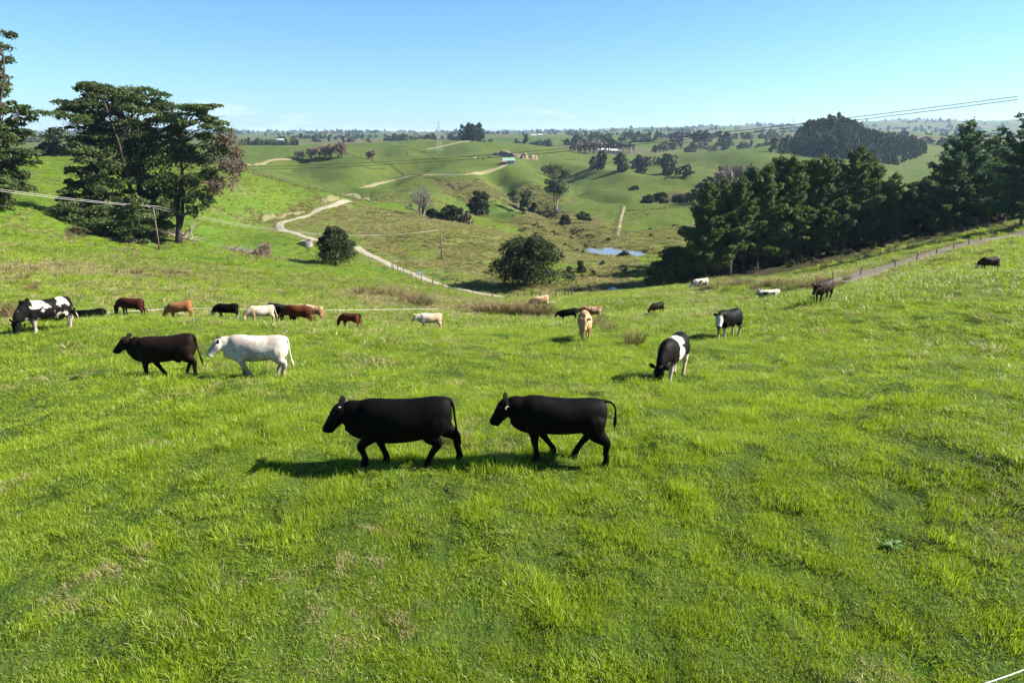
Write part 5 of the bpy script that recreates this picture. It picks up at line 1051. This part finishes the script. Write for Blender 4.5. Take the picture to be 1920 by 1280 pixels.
for px, py, s in ((215, 512, 1.0), (258, 515, 1.6), (315, 516, 1.5), (330, 516, 1.3), (45, 525, 1.2), (60, 545, 1.2), (345, 515, 1.1)): rush(px, py, s, 'pale dry rush clump on the left hillside' if px not in (45, 60) else ('upper' if px == 45 else 'lower') + ' pale rush clump near the left edge above the dappled cow', 'dry rushes on the left hillside', 1 if px % 2 else 0)
for px, py, s, kd in ((945, 535, 1.6, 0), (965, 538, 1.8, 1), (1000, 540, 1.6, 0), (1020, 541, 1.5, 2), (1050, 548, 1.7, 2), (1065, 547, 1.8, 1), (1082, 546, 1.8, 2), (1100, 548, 1.6, 0), (1118, 549, 1.6, 2)): rush(px, py, s, 'brown rush clump along the fence beyond the hollow', 'rushes along the valley fence', kd)
# dock weed in the near grass
M_DOCK = plain('dock_leaf', (0.05, 0.11, 0.02), 0.5, 0.25, 0.2, 8.0)
b = ground(1672, 1028); o = empty('dock_weed', b, 'broad-leaved dock weed in the near grass', 'weed')
for k in range(9):
    a = k * 2.4; L = 0.10 + 0.04 * (k % 3); V = []; F = []
    for i in range(6):
        q = i / 5; w = 0.032 * math.sin(math.pi * min(0.97, q * 0.9 + 0.08)); z = 0.05 + 0.14 * q - 0.12 * q * q; x = L * q
        for s in (-1, 0, 1): V.append((x * math.cos(a) - s * w * math.sin(a), x * math.sin(a) + s * w * math.cos(a), z + 0.012 * abs(s)))
    for i in range(5):
        for s in (0, 1): F.append((i * 3 + s, i * 3 + s + 1, i * 3 + s + 4, i * 3 + s + 3))
    link('leaf', mesh_from('leaf', V, F, M_DOCK, True), o)

# ------------------------------------------------------------------ fences
M_POST = plain('weathered_post', (0.17, 0.145, 0.12), 0.95, 0.1, 0.35, 5.0, 0.4); M_DARKPOST = plain('dark_post', (0.075, 0.06, 0.048), 0.95, 0.1, 0.35, 5.0, 0.4)
M_WIRE = plain('fence_wire', (0.16, 0.155, 0.15), 0.5, 0.4, 0.1, metallic=0.6); M_TAPE = plain('white_tape', (0.78, 0.78, 0.74), 0.6, 0.2, 0.05); M_WHITE = plain('white_paint', (0.72, 0.71, 0.67), 0.6, 0.3, 0.08)
def post_mesh(h, r_, mat, seed):
    g = np.random.default_rng(seed); mb = MB(); mb.tube([(0, 0, -0.3), (g.normal(0, .01), 0, h * 0.5), (g.normal(0, .02), g.normal(0, .02), h - .03), (g.normal(0, .02), 0, h)], [r_ * 1.05, r_, r_ * 0.95, r_ * 0.75], 7); return mb.mesh('post', mat, False)
def fence(P, spacing, h, r_, mat, label, wires=(0.35, 0.7, 1.0), wr=0.006, name='post_and_wire_fence', jitter=0.1, wmat=None, category='fence', seed=0):
    P = smooth_path(P, spacing * 0.25); seg = np.r_[0, np.cumsum(np.linalg.norm(np.diff(P[:, :2], axis=0), axis=1))]; n = max(2, int(seg[-1] / spacing)); g = np.random.default_rng(seed)
    ss = np.linspace(0, seg[-1], n + 1); X = np.interp(ss, seg, P[:, 0]); Y = np.interp(ss, seg, P[:, 1]); Z = height(X, Y); base = (X[0], Y[0], Z[0])
    o = empty(name, base, label, category); kinds = [post_mesh(h, r_, mat, seed * 10 + k) for k in range(3)]
    for k in range(n + 1):
        p = link('post', kinds[k % 3], o); p.location = (X[k] - base[0], Y[k] - base[1], Z[k] - base[2]); p.rotation_euler = (g.normal(0, 0.04), g.normal(0, 0.04), g.uniform(0, 6.28)); p.scale = (1, 1, g.uniform(1 - jitter, 1 + jitter))
    for w in wires:
        mb = MB(); mb.tube([(X[k] - base[0], Y[k] - base[1], Z[k] - base[2] + h * w * 0.95) for k in range(n + 1)], wr, 4, False); link('wire', mb.mesh('wire', wmat or M_WIRE), o)
    return o
fence(pathpts([(735, 503), (770, 518), (808, 531), (851, 545), (905, 556), (960, 561), (1040, 561), (1078, 554)]), 5.0, 1.3, 0.085, M_DARKPOST, 'dark-posted wire fence running beside the gravel road to the valley floor', seed=1)
fence(pathpts([(870, 541), (925, 545), (985, 548), (1040, 549), (1085, 543), (1118, 541), (1150, 546), (1180, 543)]), 6.0, 1.2, 0.07, M_POST, 'pale-posted wire fence in front of the shaded pond', seed=2)
fence(pathpts([(1562, 527), (1613, 517), (1675, 504), (1727, 490), (1778, 474), (1823, 459), (1868, 445), (1930, 432)]), 5.5, 1.15, 0.085, M_POST, 'wire fence with stout posts on the paddock side of the muddy track', seed=3)
fence(pathpts([(1540, 512), (1590, 499), (1640, 486), (1690, 470), (1740, 456), (1790, 444), (1850, 430), (1925, 417)]), 6.0, 1.2, 0.07, M_POST, 'wire fence between the muddy track and the pines', seed=4)
fence(pathpts([(428, 492), (490, 492), (540, 493), (607, 497), (660, 497), (705, 500), (738, 506)]), 5.5, 1.2, 0.085, M_DARKPOST, 'dark wire fence crossing the left slope behind the lone dark tree', seed=5)
fence(pathpts([(474, 324), (520, 337), (580, 353), (640, 367), (690, 377)]), 4.0, 1.4, 0.12, M_POST, 'grey fence line running down the spur above the upper road', seed=6, wr=0.03)
fence(pathpts([(664, 292), (700, 302), (740, 314), (790, 329)]), 7.0, 1.4, 0.12, M_DARKPOST, 'dark fence line climbing the smooth face of the far green hill', seed=7, wr=0.04)
fence(pathpts([(800, 331), (840, 343), (885, 358)]), 7.0, 1.4, 0.12, M_DARKPOST, 'dark fence line dropping below the far stock race', seed=8, wr=0.04)
fence(pathpts([(1154, 447), (1157, 425), (1161, 404), (1166, 387)]), 5.0, 1.2, 0.10, M_POST, 'fence along the straight race beyond the pond', seed=9, wr=0.02)
fence([at(px, d) for px, d in ((-40, 44), (60, 46), (160, 49), (235, 51), (300, 52), (390, 53), (470, 54), (570, 57), (680, 61), (770, 66), (820, 70))], 11.0, 0.62, 0.015, M_TAPE, 'white electric tape fence strung behind the grazing cattle', (0.98,), 0.009, 'electric_tape_fence', wmat=M_TAPE, seed=10)
fence([at(px, d) for px, d in ((905, 74), (960, 74), (1000, 76), (1040, 78))], 9.0, 0.8, 0.02, M_TAPE, 'short white tape fence in front of the russet rushes', (0.98,), 0.012, 'electric_tape_fence', wmat=M_TAPE, seed=11)
a = spot(1836, 1284, 7.45); b = spot(1990, 1226, 7.75); mb = MB(); pts = [a + (b - a) * q - np.array([0, 0, 0.02 * math.sin(3.14 * q)]) for q in np.linspace(-0.6, 1.4, 14)]
o = empty('electric_fence_line', (pts[0][0], pts[0][1], float(height(*pts[0][:2]))), 'thin white electric fence string crossing the bottom right corner', 'fence'); O = np.array(o.location); mb.tube([p - O for p in pts], 0.005, 5); link('string', mb.mesh('string', M_TAPE), o)
for q in (pts[0], pts[-1]):
    z = float(height(*q[:2])); mb = MB(); mb.tube([np.array([q[0], q[1], z - 0.2]) - O, np.array([q[0], q[1], q[2] + 0.05]) - O], 0.008, 6); link('standard', mb.mesh('standard', M_TAPE), o)
# growth along the old fence lines
L = [pathpts(p) for p in ([(474, 325), (520, 338), (580, 354), (640, 368), (690, 378)], [(664, 293), (700, 303), (740, 315), (790, 330)], [(800, 332), (840, 344), (885, 359)], [(1180, 395), (1250, 390), (1330, 384)], [(950, 292), (1040, 286), (1100, 283)], [(760, 282), (820, 300)], [(740, 275), (790, 284), (850, 290)], [(1060, 300), (1150, 305), (1250, 312), (1330, 305)], [(550, 320), (640, 314), (720, 318)], [(1240, 378), (1330, 372)])]
X, Y = [], []; g = np.random.default_rng(12)
for P in L:
    P = smooth_path(P, 1.0); k = g.integers(0, len(P), len(P) * 3); X.append(P[k, 0] + g.normal(0, 0.8, len(k))); Y.append(P[k, 1] + g.normal(0, 0.8, len(k)))
x = np.concatenate(X); y = np.concatenate(Y); n = len(x); s = g.uniform(0.9, 1.9, n)
scatter('hedge_growth', np.stack([x, y, height(x, y)], -1), tilt(x, y, g), np.stack([s, s, s], -1), g.integers(0, 4, n), np.clip(g.normal(0.1, 0.15, n), 0, 1), T_TUSS, 'dark rank growth along the fence lines of the far paddocks')

# ------------------------------------------------------------------ power poles, cables, pylons
M_POLE = plain('power_pole_wood', (0.13, 0.105, 0.085), 0.95, 0.1, 0.3, 4.0, 0.3); M_CABLE = plain('pale_cable', (0.42, 0.40, 0.37), 0.6, 0.3, 0.1); M_DCABLE = plain('dark_cable', (0.035, 0.035, 0.038), 0.6, 0.3, 0.1); M_INS = plain('insulator', (0.25, 0.18, 0.14), 0.3, 0.5, 0.1); M_STEEL = plain('galvanised_steel', (0.36, 0.38, 0.39), 0.6, 0.4, 0.1)
def pole(base, H, label, arm=1.8, rz=0.6):
    o = empty('power_pole', base, label, 'power pole', 'power poles', rz); mb = MB(); mb.tube([(0, 0, -0.6), (0, 0, H * 0.5), (0, 0, H)], [0.17, 0.15, 0.12], 9); link('pole', mb.mesh('pole', M_POLE, True), o)
    mb = MB(); mb.box((0, 0.14, H - 0.35), (arm, 0.10, 0.12)); link('crossarm', mb.mesh('crossarm', M_POLE), o)
    for s in (-0.42, 0.42):
        mb = MB(); mb.tube([(s * arm, 0.14, H - 0.29), (s * arm, 0.14, H - 0.22), (s * arm, 0.14, H - 0.19), (s * arm, 0.14, H - 0.12)], [0.02, 0.05, 0.035, 0.045], 8); link('insulator', mb.mesh('insulator', M_INS, True), o)
    c_, s_ = math.cos(rz), math.sin(rz); return [np.array(base) + np.array([k * arm * c_ - 0.14 * s_, k * arm * s_ + 0.14 * c_, H - 0.12]) for k in (-0.42, 0.42)]
b1 = at(299, 145); b2 = at(828, 186); b0 = spot(-420, 283, 88)
w1 = pole(b1, hgt(b1, 386), 'wooden power pole in front of the leaning macrocarpa'); w2 = pole(b2, hgt(b2, 430), 'thin wooden power pole on the tussock slope')
g0 = np.array([b0[0], b0[1], float(height(b0[0], b0[1]))]); w0 = pole(g0, b0[2] - g0[2], 'wooden power pole beyond the left edge of the picture')
wf = at(1500, 260); w3 = [np.array([wf[0] + k, wf[1], wf[2] + 9]) for k in (0, 1.5)]
def cables(name, A, B, sag, rr, mat, label, base=None, group=None):
    O = (A[0] + A[0] * 0) ; o = empty(name, (A[0][0], A[0][1], float(height(A[0][0], A[0][1]))), label, 'cable', group); O = np.array(o.location)
    for a, b in zip(A, B):
        mb = MB(); mb.tube([a + (b - a) * q - np.array([0, 0, 4 * sag * q * (1 - q)]) - O for q in np.linspace(0, 1, 40)], rr, 5, False); link('wire', mb.mesh('wire', mat, True), o)
cables('power_cable', w0, w1, 1.0, 0.03, M_CABLE, 'pair of pale cables slanting from the left edge to the wooden pole'); cables('power_cable', w1, w2, 3.4, 0.025, M_CABLE, 'pair of pale cables dipping across the road to the thin pole')
A = [spot(1908, 181, 116), spot(1908, 187, 115.2)]; Bq = [spot(-140, 268, 330), spot(-140, 272, 328)]
cables('high_cable', A, Bq, 11.5, 0.055, M_DCABLE, 'dark double cable sweeping across the whole valley from the right')
bq = at(1913, 116); o = empty('power_pole', bq, 'dark pole hidden in the pine at the right edge', 'power pole', 'power poles'); mb = MB(); H = A[0][2] + 0.4 - bq[2]; mb.tube([(0, 0, -0.6), (0, 0, H)], [0.2, 0.14], 9); link('pole', mb.mesh('pole', M_POLE, True), o); mb = MB(); mb.box((0, 0.1, H - 0.4), (1.8, 0.1, 0.14)); link('crossarm', mb.mesh('crossarm', M_POLE), o)
def pylon(px, d, top, label):
    b = at(px, d); H = hgt(b, top); o = empty('pylon', b, label, 'pylon', 'pylons', 0.5); mb = MB(); W = lambda z: 3.6 * (1 - z / H) ** 1.25 + 0.55; lv = np.linspace(0, H, 12); rr = 0.05
    for sx, sy in ((1, 1), (1, -1), (-1, -1), (-1, 1)): mb.tube([(sx * W(z), sy * W(z), z) for z in lv], rr * 1.4, 4)
    for z0, z1 in zip(lv[:-1], lv[1:]):
        for (ax, ay), (bx_, by) in (((1, 1), (1, -1)), ((1, -1), (-1, -1)), ((-1, -1), (-1, 1)), ((-1, 1), (1, 1))):
            mb.tube([(ax * W(z0), ay * W(z0), z0), (bx_ * W(z1), by * W(z1), z1)], rr, 3, False); mb.tube([(bx_ * W(z0), by * W(z0), z0), (ax * W(z1), ay * W(z1), z1)], rr, 3, False)
    link('tower', mb.mesh('tower', M_STEEL), o)
    for z in (H * 0.66, H * 0.78, H * 0.90):
        m2 = MB(); m2.tube([(-5, 0, z), (0, 0, z + 0.9), (5, 0, z)], 0.16, 4); m2.tube([(-5, 0, z), (5, 0, z)], 0.16, 4); link('crossarm', m2.mesh('crossarm', M_STEEL), o)
pylon(824, 950, 227, 'steel lattice pylon on the far hill left of the hilltop clump'); pylon(1483, 1250, 221, 'steel lattice pylon on the skyline beside the wooded hill')

# ------------------------------------------------------------------ farm buildings and odds and ends
M_GREENROOF = plain('green_roof', (0.16, 0.26, 0.20), 0.6, 0.3, 0.1); M_WALL = plain('pale_wall', (0.33, 0.34, 0.30), 0.8, 0.2, 0.08); M_GLASS = plain('window_glass', (0.03, 0.035, 0.04), 0.1, 0.6, 0.1); M_ROOFW = plain('white_roof', (0.46, 0.46, 0.45), 0.5, 0.3, 0.06); M_BARN = plain('barn_side', (0.16, 0.12, 0.10), 0.9, 0.1, 0.2)
def house(base, L, W, H, roof_h, wallm, roofm, label, rz=0.0, windows=3, name='farm_building'):
    o = empty(name, base, label, 'building', None, rz); mb = MB(); mb.box((0, 0, H / 2 - 0.4), (L, W, H + 0.8)); link('wall', mb.mesh('wall', wallm), o)
    e_ = 0.5; mb = MB(); V = [(-L/2-e_, -W/2-e_, H), (L/2+e_, -W/2-e_, H), (L/2+e_, W/2+e_, H), (-L/2-e_, W/2+e_, H), (-L/2-e_, 0, H+roof_h), (L/2+e_, 0, H+roof_h)]; mb.add(V, [(0, 1, 5, 4), (2, 3, 4, 5), (0, 4, 3), (1, 2, 5), (3, 2, 1, 0)]); link('roof', mb.mesh('roof', roofm), o)
    for k in range(windows):
        x = (k + 0.5) / windows * L * 0.9 - L * 0.45; mb = MB(); mb.box((x, -W / 2 - 0.02, H * 0.55), (L / windows * 0.42, 0.08, H * 0.4)); link('window', mb.mesh('window', M_GLASS), o)
    return o
house(ground(953, 308), 11, 7, 3.4, 2.4, M_WALL, M_GREENROOF, 'small pale green-roofed house on the brow of the far hill', 0.2); house(ground(944, 309), 5, 5, 2.6, 1.2, M_BARN, M_BARN, 'dark lean-to shed beside the green-roofed house', 0.2, 1)
bw = at(1132, 1120); house(bw + np.array([0, 0, 0.3]), 20, 10, 4.5, 3.0, M_WALL, M_ROOFW, 'white-roofed farm building below the dark shelter trees, left one', 0.1); bw = at(1150, 1120); house(bw + np.array([0, 0, 0.3]), 22, 10, 4.5, 2.6, M_WALL, M_ROOFW, 'white-roofed farm building below the dark shelter trees, right one', -0.1)
b = at(1258, 930); o = empty('hoop_shed', b, 'small white round-topped shed at the end of the far lane', 'building'); V = []; F = []
for x in (-7, 7):
    for k in range(11): V.append((x, -4.5 * math.cos(math.pi * k / 10), 5.5 * math.sin(math.pi * k / 10) - 0.2))
for k in range(10): F.append((k, k + 1, 12 + k, 11 + k))
F += [tuple(range(10, -1, -1)), tuple(range(11, 22))]; link('cover', mesh_from('cover', V, F, M_ROOFW, False), o)
mb = MB(); mb.box((7.05, 0, 1.8), (0.2, 4.5, 3.6)); link('door', mb.mesh('door', M_BARN), o)
for px, d, lab in ((1001, 2300, 'tiny white house on the far farmland left of the shelter trees'), (1013, 2350, 'tiny white house right of the other on the far farmland'), (527, 1700, 'tiny pale house in the far left farmland')):
    house(at(px, d), 16, 9, 4, 3, M_WALL, M_ROOFW, lab)
# bare clay banks
M_CLAYBANK = gravel('bare_clay', (0.20, 0.145, 0.095), (0.26, 0.20, 0.14), (0.12, 0.08, 0.05)); M_REDCLAY = gravel('red_clay', (0.13, 0.092, 0.056), (0.165, 0.125, 0.08), (0.08, 0.055, 0.034), 0.8)
def bank(px0, py0, px1, py1, h, w, mat, label, seed):
    a, b = ground(px0, py0), ground(px1, py1); n, m = 26, 9; V = []; F = []; g = np.random.default_rng(seed); d = (b - a)[:2]; L = np.linalg.norm(d); d /= L; nx = np.array([-d[1], d[0]])
    for i in range(n):
        for j in range(m):
            q = i / (n - 1); s = j / (m - 1) * 2 - 1; p = a[:2] + d * L * q + nx * s * w; hh = h * math.sin(math.pi * q) ** 0.4 * (1 - s * s) * (0.55 + 0.9 * vnoise(q * 9, s * 2 + seed, seed)); V.append((p[0], p[1], float(height(*p)) - 0.15 + hh))
    for i in range(n - 1):
        for j in range(m - 1): F.append((i * m + j, (i + 1) * m + j, (i + 1) * m + j + 1, i * m + j + 1))
    prop(link('clay_bank', mesh_from('clay_bank', V, F, mat, True)), label, kind='structure')
bank(928, 289, 978, 295, 5, 7, M_CLAYBANK, 'long bare clay bank on the far hill above the house', 3); bank(977, 296, 990, 297, 5, 5, M_CLAYBANK, 'small bare clay heap beside the long clay bank', 4); bank(990, 297, 1008, 298, 4, 5, M_CLAYBANK, 'second bare clay heap at the right end of the bank', 5)
bank(604, 379, 634, 372, 1.6, 1.6, M_REDCLAY, 'reddish clay cutting beside the top of the upper road', 6); bank(488, 416, 520, 409, 1.5, 1.5, M_REDCLAY, 'reddish clay scrape at the bend of the upper road', 7); bank(520, 409, 570, 396, 1.0, 1.2, M_REDCLAY, 'dry earthy bank above the upper road', 8)
# trough, white panel, brush heap, fallen limb
M_CONC = plain('concrete', (0.20, 0.18, 0.16), 0.9, 0.1, 0.3, 4.0, 0.3)
b = ground(575, 461); o = empty('water_trough', b, 'round dark concrete water trough beside the lone dark tree', 'trough'); mb = MB()
for k in range(24):
    a0, a1 = 6.2832 * k / 24, 6.2832 * (k + 1) / 24; c0, s0, c1, s1 = math.cos(a0), math.sin(a0), math.cos(a1), math.sin(a1)
    mb.add([(c0*1.6, s0*1.6, -.2), (c1*1.6, s1*1.6, -.2), (c1*1.6, s1*1.6, 1.5), (c0*1.6, s0*1.6, 1.5), (c1*1.45, s1*1.45, 1.5), (c0*1.45, s0*1.45, 1.5), (c1*1.45, s1*1.45, 1.1), (c0*1.45, s0*1.45, 1.1)], [(0, 1, 2, 3), (3, 2, 4, 5), (5, 4, 6, 7)])
link('tank', mb.mesh('tank', M_CONC), o); mb = MB(); mb.tube([(0, 0, 1.2), (0, 0, 1.22)], [1.46, 1.46], 24); link('water', mb.mesh('water', M_WATER), o)
b = ground(788, 518); o = empty('white_rail_panel', b, 'white board panel standing beside the gravel road', 'panel', None, 0.1)
for x in (-0.9, 0.9): mb = MB(); mb.box((x, 0, 0.5), (0.1, 0.1, 1.4)); link('post', mb.mesh('post', M_DARKPOST), o)
for z in (0.35, 0.72, 1.08): mb = MB(); mb.box((0, -0.08, z), (2.0, 0.04, 0.26)); link('board', mb.mesh('board', M_WHITE), o)
def heap(px0, py0, px1, py1, n, label, mat, name, seed, up=1.2, L=2.2, rr=0.06):
    a, b = ground(px0, py0), ground(px1, py1); g = np.random.default_rng(seed); mb = MB()
    for k in range(n):
        p = a + (b - a) * g.random(); p = np.array([p[0] + g.normal(0, .5), p[1] + g.normal(0, .5), 0]); p[2] = float(height(*p[:2])) + g.uniform(0, 0.4); d = g.normal(0, 1, 3); d[2] = abs(d[2]) * 0.35 * up; d /= np.linalg.norm(d); e_ = p + d * L * g.uniform(0.4, 1.2)
        mb.tube([p - a, (p + e_) / 2 - a + g.normal(0, .1, 3), e_ - a], [rr * g.uniform(.6, 1.5), rr, rr * .4], 4, False)
    return prop(link(name, mb.mesh(name, mat, True), loc=a), label, 'branches', kind='stuff')
heap(425, 468, 480, 476, 110, 'heap of grey dead branches on the left slope', M_TWIG, 'brush_heap', 21); heap(338, 448, 362, 452, 26, 'pale fallen limbs under the leaning macrocarpa', M_PALEBARK, 'fallen_limbs', 22, 2.0, 4.0, 0.12)
heap(205, 448, 262, 456, 70, 'grey litter of sticks under the big macrocarpas', M_TWIG, 'stick_litter', 23, 1.0, 1.8, 0.05)

# ------------------------------------------------------------------ the air
zlo = float(GZ.min()) - 1.0; zhi = max(float(GZ.max()), CAMZ + 22.0) + 14.0
t = NT('haze_air'); pv = t.n('ShaderNodeVolumePrincipled'); pv.inputs['Color'].default_value = (0.55, 0.76, 1.0, 1); pv.inputs['Density'].default_value = 0.00005; pv.inputs['Anisotropy'].default_value = 0.2
t.t.links.new(pv.outputs[0], t.out.inputs['Volume'])
mb = MB(); mb.box((0, 0, (zlo + zhi) / 2), (30600, 30600, zhi - zlo)); hz = link('haze', mb.mesh('haze', t.m)); prop(hz, 'thin blue air over the whole valley', kind='stuff')
